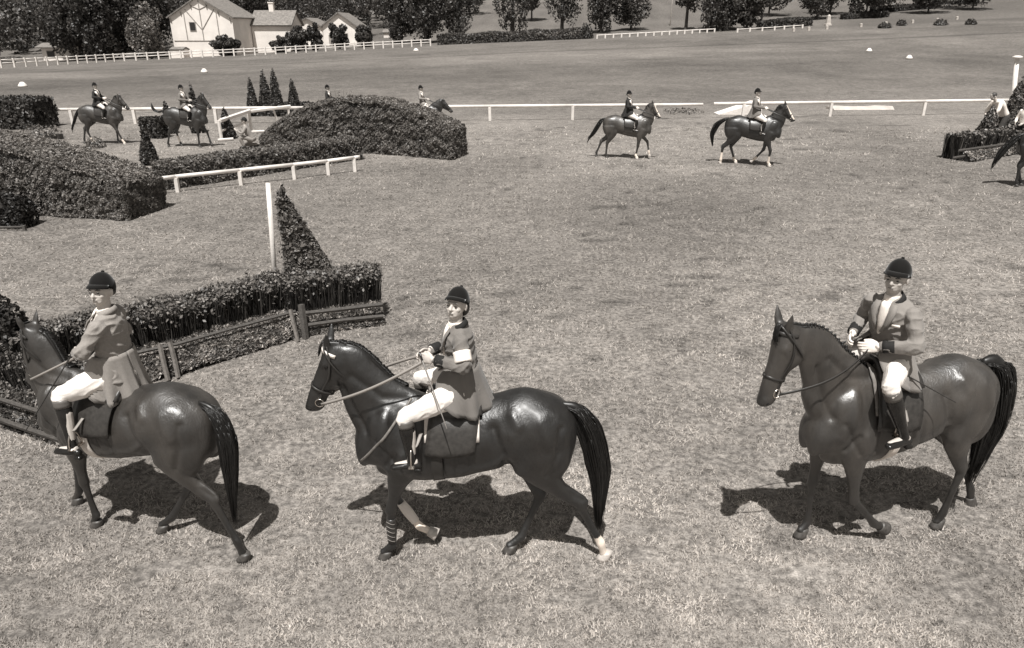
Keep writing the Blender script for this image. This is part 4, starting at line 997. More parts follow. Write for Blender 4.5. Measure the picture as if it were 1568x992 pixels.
# ------------------------------------------------------------------ FENCES
def rail_fence(label, pts, spacing, hgt, rails, post=.07, rail=(.05, .09), mat='white_paint', group=None, lift=0, posts=None, sub=True, name='fence', ends=True, cap=False, flat_rail=False):
    pts = [np.array(p, float) for p in pts]; z0 = tz(*pts[0]); root = empty(name, (*pts[0], z0), label, 'fence', group); o = np.array([*pts[0], z0])
    seg = [np.linalg.norm(b - a) for a, b in zip(pts, pts[1:])]; L = sum(seg); cum = np.concatenate([[0], np.cumsum(seg)])
    def at(s): return np.array([np.interp(s, cum, [p[0] for p in pts]), np.interp(s, cum, [p[1] for p in pts])])
    ss = posts if posts is not None else np.linspace(0, L, max(2, int(round(L / spacing)) + 1))
    for s in ss:
        p = at(s); z = tz(*p); v = Vol(); lx, ly = RNG.normal(0, .012, 2); c = np.array([p[0], p[1], z]) - o; hh = hgt + (lift if not cap else -.02)
        v.rings([[c + np.array([sx * post / 2 + lx * zz, sy * post / 2 + ly * zz, zz]) for sx, sy in ((-1, -1), (1, -1), (1, 1), (-1, 1))] for zz in (-.1, hh)]); v.build('post', M[mat], root, flat=True)
    s2 = np.linspace(0, L, max(2, int(round(L / (spacing if spacing else L))) + 1)) if posts is None else np.unique(np.concatenate([[0, L], ss]))
    for a, b in zip(s2, s2[1:]):
        p, q = at(a), at(b)
        for hz in rails:
            A = np.array([*p, tz(*p) + hz]) - o; B = np.array([*q, tz(*q) + hz]) - o; d = nrm(B - A); A = A - d * 0.0; B = B + d * .002
            v = Vol(); v.tube([(*A, rail[1] / 2 if not flat_rail else rail[0] / 2, rail[0] / 2 if not flat_rail else rail[1] / 2), (*B, rail[1] / 2 if not flat_rail else rail[0] / 2, rail[0] / 2 if not flat_rail else rail[1] / 2)], seg=8, sub=1, ref=np.cross(d, (0, 0, 1)), round_=False); v.build('rail', M[mat], root)
    return root
rail_fence('white post and rail fence along the far left side of the course', [(-66, 89), (-62, 92.5), (-56.5, 108), (-49, 111), (-37.5, 112.8), (-24.6, 119.2), (-13.1, 122.0)], 1.5, 1.0, (.55, .93), post=.19, rail=(.07, .12), lift=.08, group='far white fences')
rail_fence('low white fence along the far right side of the course', [(13.6, 121.8), (24, 123.5), (33.4, 126)], 1.35, .62, (.50,), post=.22, rail=(.08, .15), group='far white fences')
rail_fence('short low white fence in front of the dark clump on the right', [(36, 122), (42.6, 123.4), (48, 126.5)], 2.2, .6, (.45,), post=.24, rail=(.08, .13), group='far white fences')
RL_ = [(-25.5, 34.7), (-21.1, 35.0), (-10, 35.8), (-1.1, 36.5), (9.7, 37.35)]
seg_ = lambda X, P=RL_: sum(math.hypot(min(X, b[0]) - a[0], (b[1] - a[1]) * (min(X, b[0]) - a[0]) / (b[0] - a[0])) for a, b in zip(P, P[1:]) if X > a[0])
rail_fence('long white rail across the middle of the course, left of its gap', RL_, 4.15, .66, (.68,), post=.13, rail=(.11, .15), posts=[seg_(x) for x in (-25.4, -21.1, -18.2, -14.4, -10.3, -5.5, -1.1, 3.05, 7.2)], cap=True, group='white rails of the course')
RR_ = [(10.3, 37.5), (16.6, 38.2), (21.8, 38.8), (36, 40.6)]
rail_fence('long white rail across the middle of the course, right of its gap', RR_, 4.6, .66, (.70,), post=.13, rail=(.11, .16), posts=[seg_(x, RR_) for x in (11.9, 16.6, 21.8, 26.8, 31.5)], cap=True, group='white rails of the course')
rail_fence('knee high white rail in front of the long low hedge', [(-9.95, 19.55), (-9.49, 19.94), (-7.9, 21.0), (-6.55, 21.9), (-5.65, 22.55), (-4.95, 23.2)], 1.5, .42, (.44,), post=.10, rail=(.08, .11), posts=[.6, 2.35, 3.95, 5.05, 6.0], cap=True, group='white rails of the course')

# white rail gate of the obstacle in the back left
def white_gate():
    root = empty('jump_wing', (-12.0, 29.8, 0), 'white wooden rail frame standing behind the crouching man', 'jump wing')
    def bar(a, b, r=.06, nm='rail'):
        v = Vol(); v.tube([(*a, r, r * .8), (*b, r, r * .8)], seg=6, sub=1, round_=False); v.build(nm, M['white_paint'], root, flat=True)
    bar((0, 0, 0), (0, 0, .80), .07, 'post'); bar((-.05, -.25, .05), (.45, .1, .05), .05, 'foot'); bar((.05, .02, .78), (.5, 2.3, .93), .09); bar((.45, 2.3, .0), (.45, 2.3, .98), .08, 'post')
    bar((.30, 2.1, .05), (1.0, 2.4, .05), .05, 'foot'); bar((.5, 2.35, .90), (1.7, 4.3, .92), .07); bar((.05, .05, .38), (.42, 2.2, .48), .05)
    bar((1.3, 3.7, .0), (1.15, 3.5, .88), .045, 'brace'); bar((1.62, 4.2, .0), (1.62, 4.2, .88), .06, 'post')
white_gate()

# ------------------------------------------------------------------ HEDGES OF THE COURSE
hedge('big domed leafy hedge cut by the left edge of the picture', (-15.2, 18.0), (-9.3, 16.75), 1.45, lambda s: .93 + 1.0 * math.sin((1 - s) * 1.57) ** .9, 110000, leaf=.033, tones=(.07, .27), rough=.065, top_sun=1.35)
hedge('arched leafy mound hedge with two riders passing behind it', (-9.95, 28.4), (-2.1, 25.25), 1.15, lambda s: (.40 + 1.55 * (1 - ((.53 - s) / .53) ** 2) if s < .53 else 1.10 + .85 * (1 - ((s - .53) / .47) ** 2)), 92000, leaf=.039, tones=(.07, .26), rough=.075, top_sun=1.35)
hedge('long low clipped hedge joining the two big leafy hedges', (-9.9, 20.25), (-5.3, 25.35), .95, lambda s: .74, 25000, leaf=.044, tones=(.045, .25), rough=.07, top_sun=1.2)
hedge('square clipped dark hedge at the left edge behind the domed hedge', (-26.5, 33.6), (-21.7, 33.1), 1.6, lambda s: 1.3, 7000, leaf=.075, tones=(.03, .10), rough=.10)
hedge('dark clipped block between the conifers behind the second rider', (-15.6, 30.4), (-14.7, 30.3), .6, lambda s: .8, 1300, leaf=.07, tones=(.03, .10), rough=.08)
hedge('low dark clipped hedge at the foot of the four conifers', (-13.8, 38.2), (-9.2, 38.4), .8, lambda s: .62, 2200, leaf=.08, tones=(.03, .09), rough=.08)
for (x, y, h_, w_, lab) in ((-12.4, 24.4, 1.25, .62, 'small pointed conifer by the right end of the domed hedge'), (-13.55, 38.4, 2.0, .75, 'leftmost and thinnest of the four pointed conifers'), (-13.0, 38.9, 2.35, .95, 'second of the four pointed conifers'),
    (-12.35, 38.6, 2.45, .9, 'tallest of the four pointed conifers'), (-11.35, 38.3, 1.95, .85, 'rightmost of the four pointed conifers, standing apart'), (-13.95, 32.2, 2.15, .7, 'slender conifer right behind the rider of the second far horse'),
    (-15.1, 32.0, 1.35, .7, 'short conifer behind the rump of the second far horse'), (-11.95, 30.4, 1.25, .7, 'bushy young conifer beside the foot of the white rail frame')):
    cone_bush(lab, x, y, h_, w_, 1300, .05, (.025, .10), group='conifers around the obstacles', power=.85)
def tuft(label, x, y, r, h_, n, pot=None):
    root = empty('flowering_plant', (x, y, tz(x, y)), label, 'plant'); 
    a = RNG.random(n) * 6.283; q = np.sqrt(RNG.random(n)) * r; P = np.stack([q * np.cos(a), q * np.sin(a), RNG.random(n) * h_ * (1 - .5 * q / r) + (.18 if pot else 0)], -1)
    leaves('leaf_cluster', P, np.stack([np.cos(a), np.sin(a), 1 + 0 * a], -1), .05, .05 + .3 * RNG.random(n) ** 2, root)
    v = Vol()
    for i in range(9): b = i * .7; v.tube([(0, 0, 0, .01), (.3 * r * math.cos(b), .3 * r * math.sin(b), h_ * .5, .008), (.7 * r * math.cos(b), .7 * r * math.sin(b), h_ * .95, .004)], seg=4)
    v.build('stem', M['bark'], root, flat=True)
    if pot: v = Vol(); v.box((.35, 0, .10), (.42, .14, .10)); v.build('trough', M['leather'], root, flat=True)
tuft('pale flowering plant with dark trough in front of the square hedge', -19.6, 30.2, .75, .5, 420, True)
tuft('small leafy plant below the front hooves of the leftmost far horse', -16.2, 28.0, .35, .45, 220)
tuft('spiky plant on top of the ground behind the arched mound hedge', -7.0, 29.9, .75, .0 + 2.05, 700)
tuft('scrubby pale plant in the gap of the long white rail', 9.3, 39.8, 1.1, .3, 260)

# ------------------------------------------------------------------ BRUSH FENCES
def brush_part(root, o, A, B, thick, z0, z1, n, side, tone=(.015, .085), tips=(.07, .30), width=.006, tipn=.35, leaf=.022):
    A, B = np.array(A, float), np.array(B, float); L = np.linalg.norm(B - A); d = (B - A) / L; nb = np.array([-d[1], d[0]]) * side
    s = RNG.random(n) * L; t = RNG.random(n) ** .9 * thick; top = z1 * (.86 + .16 * vn(s, t, .25, 41) + .06 * RNG.random(n)); zz = z0 * RNG.random(n) * .5
    base = np.stack([A[0] + d[0] * s + nb[0] * t - o[0], A[1] + d[1] * s + nb[1] * t - o[1], zz], -1)
    lx = RNG.normal(0, .06, n); ly = RNG.normal(0, .05, n); tip = base + np.stack([lx, ly, top - zz], -1); a = RNG.random(n) * 6.283
    sd_ = np.stack([np.cos(a), np.sin(a), 0 * a], -1) * (width * (.5 + RNG.random(n)))[:, None]; mid = (base + tip) / 2
    V = np.stack([base - sd_, base + sd_, tip + sd_ * .5, tip - sd_ * .5], 1).reshape(-1, 3)
    raw_mesh('brushwood', V, np.arange(4 * n).reshape(-1, 4), M['twig'], root, colors=np.repeat(tone[0] + (tone[1] - tone[0]) * RNG.random(n) ** 2, 4), kind='stuff')
    k = int(n * tipn); i = RNG.choice(n, k); P = tip[i] + RNG.normal(0, .025, (k, 3)) - np.array([0, 0, 1]) * (RNG.random((k, 1)) ** 3 * .25)
    leaves('twig_tips', P, np.tile([0, -.3, 1.], (k, 1)), leaf, tips[0] + (tips[1] - tips[0]) * RNG.random(k) ** 1.5, root)
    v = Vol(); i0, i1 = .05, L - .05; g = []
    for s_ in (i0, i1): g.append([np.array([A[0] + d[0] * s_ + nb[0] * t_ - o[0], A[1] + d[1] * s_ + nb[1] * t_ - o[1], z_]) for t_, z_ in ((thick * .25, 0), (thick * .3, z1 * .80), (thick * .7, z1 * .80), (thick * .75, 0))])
    v.rings(g); v.build('shade_core', M['shade'], root, flat=True)  # closed dark block, gloom within the brushwood put into its colour

def bank(root, o, A, B, depth, h_, n, side, leaf=.038, tones=(.06, .55)):
    """leafy bank at the take-off foot of a brush fence"""
    A, B = np.array(A, float), np.array(B, float); L = np.linalg.norm(B - A); d = (B - A) / L; nb = np.array([-d[1], d[0]]) * side
    s = RNG.random(n) * L; t = RNG.random(n); z = h_ * np.sin(t * 1.5) ** .7; lump = vn(s, t * depth, .09, 51)
    P = np.stack([A[0] + d[0] * s + nb[0] * t * depth - o[0], A[1] + d[1] * s + nb[1] * t * depth - o[1], z + .05 * lump], -1); N = np.tile([-nb[0] * .7, -nb[1] * .7, .7], (n, 1))
    leaves('leafy_bank', P, N, leaf, tones[0] + (tones[1] - tones[0]) * RNG.random(n) ** 2.2 * (.5 + lump), root)
    v = Vol(); v.rings([[np.array([A[0] + d[0] * s_ + nb[0] * t_ - o[0], A[1] + d[1] * s_ + nb[1] * t_ - o[1], z_]) for t_, z_ in ((.05, 0), (.12, h_ * .45), (depth * .6, h_ * .75), (depth, h_ * .85), (depth, 0))] for s_ in (.02, L - .02)]); v.build('bank_shade_core', M['shade'], root, flat=True)  # solid core coloured near-black for shade beneath the leaves

def board(root, o, A, B, nm='guard_rail', hw=.026, th=.015, mat='wood'):
    A = np.array(A, float) - o; B = np.array(B, float) - o; v = Vol(); v.tube([(*A, hw, th), (*((A + B) / 2 + RNG.normal(0, .006, 3)), hw, th), (*B, hw, th)], seg=4, sub=1, ref=nrm(np.cross(B - A, (0, 0, 1))), round_=False); v.build(nm, M[mat], root, flat=True)

o = np.array([-3.17, 9.80, 0]); bf = empty('brush_fence', o, 'long dark brush jump with wooden guard rail running behind the near horses', 'brush fence')
PL = [(-2.02, 10.24), (-3.17, 9.80), (-4.47, 8.58), (-5.05, 8.18), (-6.9, 7.0)]
nbk = lambda a, b, k: (np.array([-(b[1] - a[1]), b[0] - a[0]]) / math.hypot(b[0] - a[0], b[1] - a[1]) * k)
for i, (a, b) in enumerate(zip(PL, PL[1:])):
    L = math.hypot(b[0] - a[0], b[1] - a[1]); off = -nbk(a, b, .38 if i else .22); ex = (np.array(b) - a) / L * .12
    brush_part(bf, o, np.array(a) + off - ex * (i > 0), np.array(b) + off + ex, .48, .1, .80, int(8500 * L), -1, tipn=.45, leaf=.028)
    bank(bf, o, a, np.array(b) + ex * .3, .42 if i else .26, .34 if i else .30, int(4200 * L), -1)
def pz(p, z, q=(0, 0)): return (p[0] + q[0], p[1] + q[1], z)
for a, b, z in ((PL[1], PL[2], .37), (PL[2], PL[3], .37), (PL[3], PL[4], .37)):
    of = -nbk(a, b, .16); board(bf, o, pz(a, z, of), pz(b, z, of))
for z in (.36, .16): of = -nbk(PL[0], PL[1], -.01); board(bf, o, pz(PL[0], z, of), pz(PL[1], z + .02, of), hw=.035)
for p in ((-4.60, 8.46), (-4.50, 8.54), (-3.22, 9.72), (-5.9, 7.60)):
    board(bf, o, (p[0] + .02, p[1] - .10, 0), (p[0] - .10, p[1] + .10, .44), 'stake', .035, .03, 'leather_tan')
board(bf, o, (-3.12, 9.74, .0), (-3.15, 9.82, .52), 'corner_post', .05, .05, 'wood')
o = np.array([-4.85, 6.66, 0]); bl = empty('brush_fence', o, 'short leafy wing with two grey boards in the bottom left behind the horse', 'brush fence')
A_, B_ = (-4.85, 6.66), (-6.6, 7.45)
bank(bl, o, A_, B_, .40, .36, 7000, -1, tones=(.04, .36)); brush_part(bl, o, np.array(A_) - nbk(A_, B_, .32), np.array(B_) - nbk(A_, B_, .32), .40, .1, .66, 6500, -1)
board(bl, o, (-4.78, 6.62, .10), (-6.65, 7.42, .16), hw=.045); board(bl, o, (-5.15, 6.86, .34), (-6.65, 7.52, .36), hw=.04)
hedge('tall narrow triangular hedge wing rising from the corner of the brush jump', (-3.55, 10.55), (-2.88, 10.6), .34, lambda s: 2.08 * (1 - s) + .70 * s, 9000, leaf=.034, tones=(.04, .26), rough=.05, nseg=16)
hedge('dark triangular hedge wing cut by the left edge behind the left horse', (-7.3, 8.0), (-6.22, 7.92), .4, lambda s: 1.0 + 1.05 * (1 - s), 7000, leaf=.034, tones=(.02, .09), rough=.05, nseg=12)

def pole(label, x, y, h_, r=.035, lean=(0, 0), top=False, z=0):
    root = empty('marker_pole', (x, y, z), label, 'pole'); v = Vol(); v.tube([(0, 0, -.1, r), (lean[0], lean[1], h_, r * .92)], seg=10, sub=1, round_=False); v.build('pole_shaft', M['white_paint'], root)
    if top: v = Vol(); v.rings([[(lean[0] + q * math.cos(a), lean[1] + q * math.sin(a), h_ + zz) for a in np.linspace(0, 6.283, 12, endpoint=False)] for q, zz in ((r * .6, .002), (r * 2, .03), (r * 2, .09), (r, .12))]); v.build('pole_cap', M['white_paint'], root)
pole('tall white pole standing behind the corner of the brush jump', -4.01, 11.2, 2.05, .042, (.13, 0))
pole('white pole with a cap above the bushes at the right edge', 19.75, 28.6, 3.2, .085, (-.56, 0), True)
hedge('slim dark hedge slip just left of the white pole', (-4.05, 11.9), (-3.92, 11.9), .2, lambda s: .75 + .6 * s, 260, leaf=.03, tones=(.03, .08), rough=.03, nseg=5)

# right hand brush jump
o = np.array([15.4, 24.7, 0]); br_ = empty('brush_fence', o, 'brush jump with guard rail at the right edge, bent man behind it', 'brush fence')
A_, B_ = (15.95, 24.75), (20.6, 27.6); brush_part(br_, o, np.array(A_) + nbk(A_, B_, .45), np.array(B_) + nbk(A_, B_, .45), .6, .1, .80, 9000, 1, width=.02, leaf=.05)
bank(br_, o, A_, B_, .5, .32, 3800, 1, leaf=.055); board(br_, o, (15.2, 24.62, .16), (18.4, 26.4, .2), hw=.05); board(br_, o, (15.5, 24.9, .36), (20.5, 27.6, .38), hw=.05)
cone_bush('leafy cone bush left of the bent man', 17.9, 27.3, 1.65, 1.1, 1500, .06, (.045, .22), group='cone bushes on the right', power=.9, cat='bush', name='bush')
cone_bush('tall leafy cone bush right of the bent man', 19.45, 28.35, 2.65, 1.35, 2400, .06, (.045, .22), group='cone bushes on the right', power=.95, cat='bush', name='bush')
cone_bush('low leafy bush in front of the bent man', 18.9, 26.9, .85, 1.3, 1300, .06, (.045, .22), group='cone bushes on the right', power=.5, cat='bush', name='bush')

# dark low jump at the left edge
hedge('small dark rounded brush cut by the left edge before the domed hedge', (-13.4, 15.9), (-11.35, 16.0), .6, lambda s: .84 - .26 * s ** 3, 3000, leaf=.045, tones=(.012, .05), rough=.05, nseg=10)
rail_fence('low dark board rail at the foot of the small dark brush', [(-13.4, 15.75), (-11.25, 15.85)], 2.1, .12, (.08,), post=.06, rail=(.03, .06), mat='wood')

# markers and small white things
def marker(label, x, y, r=.26, h_=.26):
    root = empty('turf_marker', (x, y, tz(x, y)), label, 'marker', 'white turf markers'); v = Vol(); v.rings([[(a_ * math.cos(a), a_ * math.sin(a), z_) for a in np.linspace(0, 6.283, 12, endpoint=False)] for a_, z_ in ((r, 0), (r * .9, h_ * .35), (r * .35, h_), (r * .1, h_ * 1.02))]); v.build('cone', M['white_paint'], root)
for lab, x, y in (('white turf marker far left above the square hedge', -37.5, 56.9), ('white turf marker above the second far rider', -29.5, 71.7), ('upper left one of the two white turf markers on the right', 39.3, 83.2), ('lower right one of the two white turf markers on the right', 39.6, 75.1), ('white turf marker below the end of the far left fence', -13.4, 105.6)): marker(lab, x, y, .34 if y < 100 else .4, .36)
def block(name, label, cat, x, y, prof, L, ang, mat='white_paint', part='slab'):
    root = empty(name, (x, y, tz(x, y)), label, cat, rz=R(ang)); v = Vol(); v.rings([[(xx, t, z) for t, z in prof(xx / L)] for xx in np.linspace(0, L, 7)]); v.build(part, M[mat], root, flat=True); return root
block('ditch_board', 'low white board lying in the grass behind the right rail', 'board', 18.1, 41.2, lambda q: [(0, 0), (.9, 0), (1.1, .10 + .04 * math.sin(q * 9)), (.25, .17)], 3.5, 3, 'stone')
block('jump_ramp', 'white sloping wedge behind the rail next to the third rider', 'ramp', 11.0, 38.9, lambda q: [(0, 0), (.9, 0), (.9, .02 + .62 * min(1, q * 1.2)), (0, .02 + .55 * min(1, q * 1.2))], 2.3, 2)
v = Vol(); root = empty('obelisk', (54.8, 133, tz(54.8, 133)), 'small white stone obelisk below the trees on the right', 'obelisk'); v.rings([[(sx * a, sy * a, z) for sx, sy in ((-1, -1), (1, -1), (1, 1), (-1, 1))] for a, z in ((.5, -.1), (.5, .2), (.36, .25), (.24, 1.5), (.05, 1.75))]); v.build('stone_shaft', M['stone'], root, flat=True)
STN = ['leftmost little white stone of the row on the far right bank', 'second little white stone from the left on the far right bank', 'third little white stone from the left, nearest left of the obelisk foot', 'little white stone just below and right of the obelisk', 'little white stone between the obelisk and the pair of low bushes', 'third little white stone from the right edge on the far bank', 'second little white stone from the right edge on the far bank', 'rightmost little white stone of the row on the far bank']
for i, (x, y) in enumerate(((43.5, 118), (46.2, 119), (49.4, 120), (55.6, 122), (60.5, 124), (66.3, 127), (72, 130), (77, 133))):
    v = Vol(); r_ = empty('boundary_stone', (x, y, tz(x, y)), STN[i], 'boundary stone', 'white boundary stones on the far right bank'); v.rings([[(sx * a, sy * a, z) for sx, sy in ((-1, -1), (1, -1), (1, 1), (-1, 1))] for a, z in ((.16, -.05), (.16, .45), (.06, .52))]); v.build('stone_body', M['stone'], r_, flat=True)
v = Vol(); root = empty('telegraph_pole', (31.0, 150, tz(31, 150)), 'thin wooden pole beside the thin bare stemmed tree', 'pole'); v.tube([(0, 0, 0, .12), (0, 0, 9, .09)], seg=8, sub=1); v.build('pole_shaft', M['stone'], root)
v = Vol(); v.box((0, 0, 8.4), (.7, .06, .06)); v.build('crossarm', M['timber'], root, flat=True)

# ------------------------------------------------------------------ THE THREE NEAR RIDERS
def walk(**k):
    d = dict(WALK); d.update(k); return d

# centre: dark horse with white browband, woman in a grey coat
CL, CA, CS = (-.39, 5.08), 180, 1.0
CP = walk(FL=[(.54, .155, .96), (.65, .13, .54), (.665, .115, .15), (.745, .105, 0)],
          FR=[(.55, -.155, .95), (.66, -.12, .52), (.445, -.08, .20), (.30, -.06, .13)],
          HL=[(-.50, .17, 1.0), (-.98, .14, .58), (-1.165, .125, .19), (-1.20, .115, 0)],
          HR=[(-.43, -.17, .98), (-.63, -.07, .52), (-.47, .0, .15), (-.36, .03, 0)],
          poll=(1.09, 0, 2.06), pitch=69, arch=.055, mane=-1,
          tail=[(-.80, 0, 1.50), (-.93, 0, 1.45), (-1.05, 0, 1.22), (-1.13, .02, .85), (-1.155, .05, .45)], tailw=.085)
horse_c = make_horse(CL, CA, CS, CP, 'almost black horse with white browband, pale hind sock and laced boot, ridden by the woman', coat=.012, points=.6,
    tack=dict(brow=1, breast=1), socks=(('HL', .04), ('FR', .0)), boots=(('FL', .22, .86, M['leather'], True), ('FR', .26, .84, M['white_cloth'], False)))
c_feet = [(.40, .37, 1.19), (.38, -.37, 1.19)]
make_saddle(CL, CA, CS, 'dark leather saddle with pale pad edge under the woman in the centre', pad=M['white_cloth'], feet=c_feet, horse=horse_c)
c_hands = [(.27, .15, 1.98), (.32, .0, 1.95)]
rider_c = make_rider(CL, CA, CS, 'woman in grey riding coat with white armband and black cap, looking at the camera', jacket=M['jacket_mid'], tilt=17, flare=.8, face=(66, -14, 0),
    hands=c_hands, elbows=[(-.03, .29, 1.97), (.03, -.27, 1.96)], armband=True, cuffs=M['black_cloth'], collar=M['black_cloth'], female=True, tops=M['boot_top'],
    twist=8, feet=c_feet, knees=[(.44, .33, 1.56), (.40, -.33, 1.56)], lean=7, sx=.02)
rein(CP, c_hands, horse_c, M['strap_tan'], wide=.013)
whip(xl(CL, CA, CS, (.30, .19, 1.98)), xl(CL, CA, CS, (.10, .50, 1.56)), 'short whip held against the thigh of the woman rider', M['leather_tan'])

# right: bay horse with plaited mane, man in grey coat and white gloves
RL, RA, RS = (3.34, 5.33), 195.5, 1.01; RZ = 1.07
RP = walk(FL=[(.50, .155, .96), (.39, .14, .50), (.09, .125, .19), (-.06, .12, .10)],
          FR=[(.60, -.155, .96), (.62, -.14, .53), (.60, -.125, .14), (.66, -.12, 0)],
          HL=[(-.47, .17, .98), (-.74, .14, .56), (-.68, .13, .15), (-.65, .125, 0)],
          HR=[(-.52, -.17, .98), (-1.0, -.11, .55), (-1.20, -.08, .17), (-1.24, -.07, .02)],
          poll=(1.34, .03, 2.09), pitch=80, yaw=6, arch=.06,
          tail=[(-.80, 0, 1.53), (-.93, 0, 1.50), (-1.01, .02, 1.27), (-1.03, .06, .9), (-.93, .10, .56)], tailw=.135)
horse_r = make_horse(RL, RA, RS, RP, 'glossy horse with plaited mane', coat=.056, points=.3, tack=dict(brow=0), plaits=True, sz=RZ)
horse_r['label'] = 'glossy horse with plaited mane under the man with white gloves'
r_feet = [(.29, .37, 1.20), (.29, -.37, 1.20)]
make_saddle(RL, RA, RS, 'saddle with pale corded girth under the man with white gloves', pad=M['leather_tan'], flap=M['leather'], girth=M['white_cloth'], striped=True, feet=r_feet, horse=horse_r, sx=.14, sz=RZ)
r_hands = [(.49, .06, 1.84), (.54, -.10, 1.85)]
rider_r = make_rider(RL, RA, RS, 'man in grey riding coat with black collar, white gloves and pocket handkerchief', jacket=M['jacket'], face=(30, -4, 0),
    hands=r_hands, elbows=[(.27, .27, 1.90), (.30, -.27, 1.93)], cuffs=M['black_cloth'], collar=M['black_cloth'], gloves=M['glove_white'], buttons=True, pocket=True,
    twist=14, feet=r_feet, knees=[(.48, .32, 1.63), (.48, -.32, 1.60)], lean=15, sz=RZ, pk=1.05, sx=.22, sy_=-.04, tops=M['boot_top'], skinmat=M['skin_tan'])
rein(RP, r_hands, horse_r, M['strap'], sag=.02, wide=.009)
whip(xl(RL, RA, RS, (.40, .08, 1.84)), xl(RL, RA, RS, (-.12, .40, 1.55)), 'thin black whip behind the knee of the man with white gloves')

for o_ in (horse_r, bpy.data.objects['saddle.001']): o_.scale.y *= .93

# left: brown horse seen from behind, smiling man in pale jacket
LL, LA, LS = (-3.37, 5.36), 164, .985
LP = walk(FL=[(.50, .155, .96), (.54, .13, .52), (.52, .12, .15), (.56, .115, 0)],
          FR=[(.60, -.155, .96), (.90, -.13, .56), (.96, -.12, .16), (1.02, -.115, 0)],
          HL=[(-.50, .17, .98), (-.90, .14, .60), (-1.05, .125, .20), (-1.08, .12, .0)],
          HR=[(-.40, -.17, .98), (-.46, -.09, .55), (-.22, -.03, .17), (-.10, .0, 0)],
          poll=(.85, .0, 2.03), pitch=70, yaw=-8, arch=.05,
          tail=[(-.82, 0, 1.51), (-.95, 0, 1.44), (-1.03, 0, 1.2), (-1.02, .02, .85), (-.98, .03, .50)], tailw=.062)
horse_l = make_horse(LL, LA, LS, LP, 'dark horse seen from behind at the left edge beside the brush fence', coat=.042, points=.3, socks=(), tack=dict(brow=0))
l_feet = [(.21, .37, 1.14), (.21, -.37, 1.14)]
make_saddle(LL, LA, LS, 'saddle with white girth under the man in the pale jacket', girth=M['white_strap'], feet=l_feet, horse=horse_l)
l_hands = [(.22, .13, 1.86), (.26, -.03, 1.84)]
rider_l = make_rider(LL, LA, LS, 'smiling man in pale grey riding jacket and black cap on the leftmost near horse', jacket=M['jacket_pale'], face=(99, -10, 0),
    hands=l_hands, elbows=[(-.02, .26, 1.96), (.04, -.22, 1.94)], twist=22, feet=l_feet, knees=[(.26, .31, 1.57), (.26, -.31, 1.57)], lean=-1, pk=1.06, flare=.38, tops=M['boot_top'], hem=1.05)
rein(LP, l_hands, horse_l, M['strap_tan'], wide=.011)
whip(xl(LL, LA, LS, (.25, .18, 1.85)), xl(LL, LA, LS, (.62, .48, 1.22)), 'thin whip in the hand of the man in the pale jacket')

# ------------------------------------------------------------------ THE FAR RIDERS AND THE MEN ON FOOT
def far_pair(loc, ang, sc, hl, rl, sl, pose, coat, jacket, socks=(), blaze=False, boots=(), face=(0, 0, 0), bib=False, points=.4, skirt=.8, gl=None, hair=None, lean=2):
    h_ = make_horse(loc, ang, sc, pose, hl, 'horses of the far riders', coat=coat, points=points, socks=socks, blaze=blaze, boots=boots, fine=False)
    make_saddle(loc, ang, sc, sl, 'saddles of the far riders', feet=[(.30, .37, 1.13), (.30, -.37, 1.13)], fine=False)
    hands_ = [(.34, .07, 1.88), (.36, -.07, 1.88)]
    r_ = make_rider(loc, ang, sc, rl, 'far riders', jacket=jacket, fine=False, face=face, hands=hands_, elbows=[(.0, .27, 1.94), (.0, -.27, 1.94)], feet=[(.30, .37, 1.13), (.30, -.37, 1.13)], bib=bib, hem=skirt, gloves=gl, lean=lean, sx=.02)
    rein(pose, hands_, h_, M['strap'], fine=False, wide=.014)
    return h_
PA = walk(FR=[(.50, -.155, .95), (.66, -.14, .55), (.80, -.12, .16), (.86, -.12, 0)], FL=[(.50, .155, .95), (.46, .14, .52), (.44, .12, .14), (.48, .12, 0)], HR=[(-.47, -.17, .98), (-.66, -.14, .55), (-.55, -.13, .15), (-.44, -.12, 0)], HL=[(-.47, .17, .98), (-.95, .14, .58), (-1.06, .13, .18), (-1.06, .12, 0)],
    poll=(1.00, 0, 2.0), pitch=58, tail=[(-.82, 0, 1.50), (-.95, 0, 1.40), (-1.12, 0, 1.15), (-1.30, 0, .85), (-1.45, 0, .62)])
far_pair((-16.25, 28.9), -3, .93, 'dark horse with white lower legs, leftmost of the far riders', 'rider in black coat with white sash on the leftmost far horse', 'saddle of the leftmost far rider', PA, .05, M['jacket_dark'], socks=(('FR', .1), ('HR', .35)), bib=True, gl=M['glove_white'], face=(-20, 0, 0))
PB = walk(FR=[(.50, -.155, .95), (.50, -.14, .52), (.46, -.12, .14), (.50, -.12, 0)], FL=[(.50, .155, .95), (.76, .14, .60), (.84, .12, .22), (.90, .12, .08)], HR=[(-.47, -.17, .98), (-.78, -.14, .55), (-.92, -.13, .15), (-.90, -.12, 0)], HL=[(-.47, .17, .98), (-.62, .14, .56), (-.52, .13, .15), (-.45, .12, 0)],
    poll=(.92, 0, 2.14), pitch=60, tail=[(-.82, 0, 1.50), (-.98, 0, 1.46), (-1.20, 0, 1.42), (-1.38, 0, 1.55), (-1.42, 0, 1.80)], tailw=.06)
far_pair((-12.6, 28.2), -6, .92, 'dark horse with flicked up tail in front of the conifers', 'rider in grey coat with white sash in front of the slender conifer', 'saddle of the rider in front of the conifers', PB, .028, M['jacket_mid'], boots=(('HL', .3, 1.0, M['white_cloth'], False),), bib=True, face=(-10, 0, 0))
PC = walk(poll=(1.0, 0, 1.98), pitch=62)
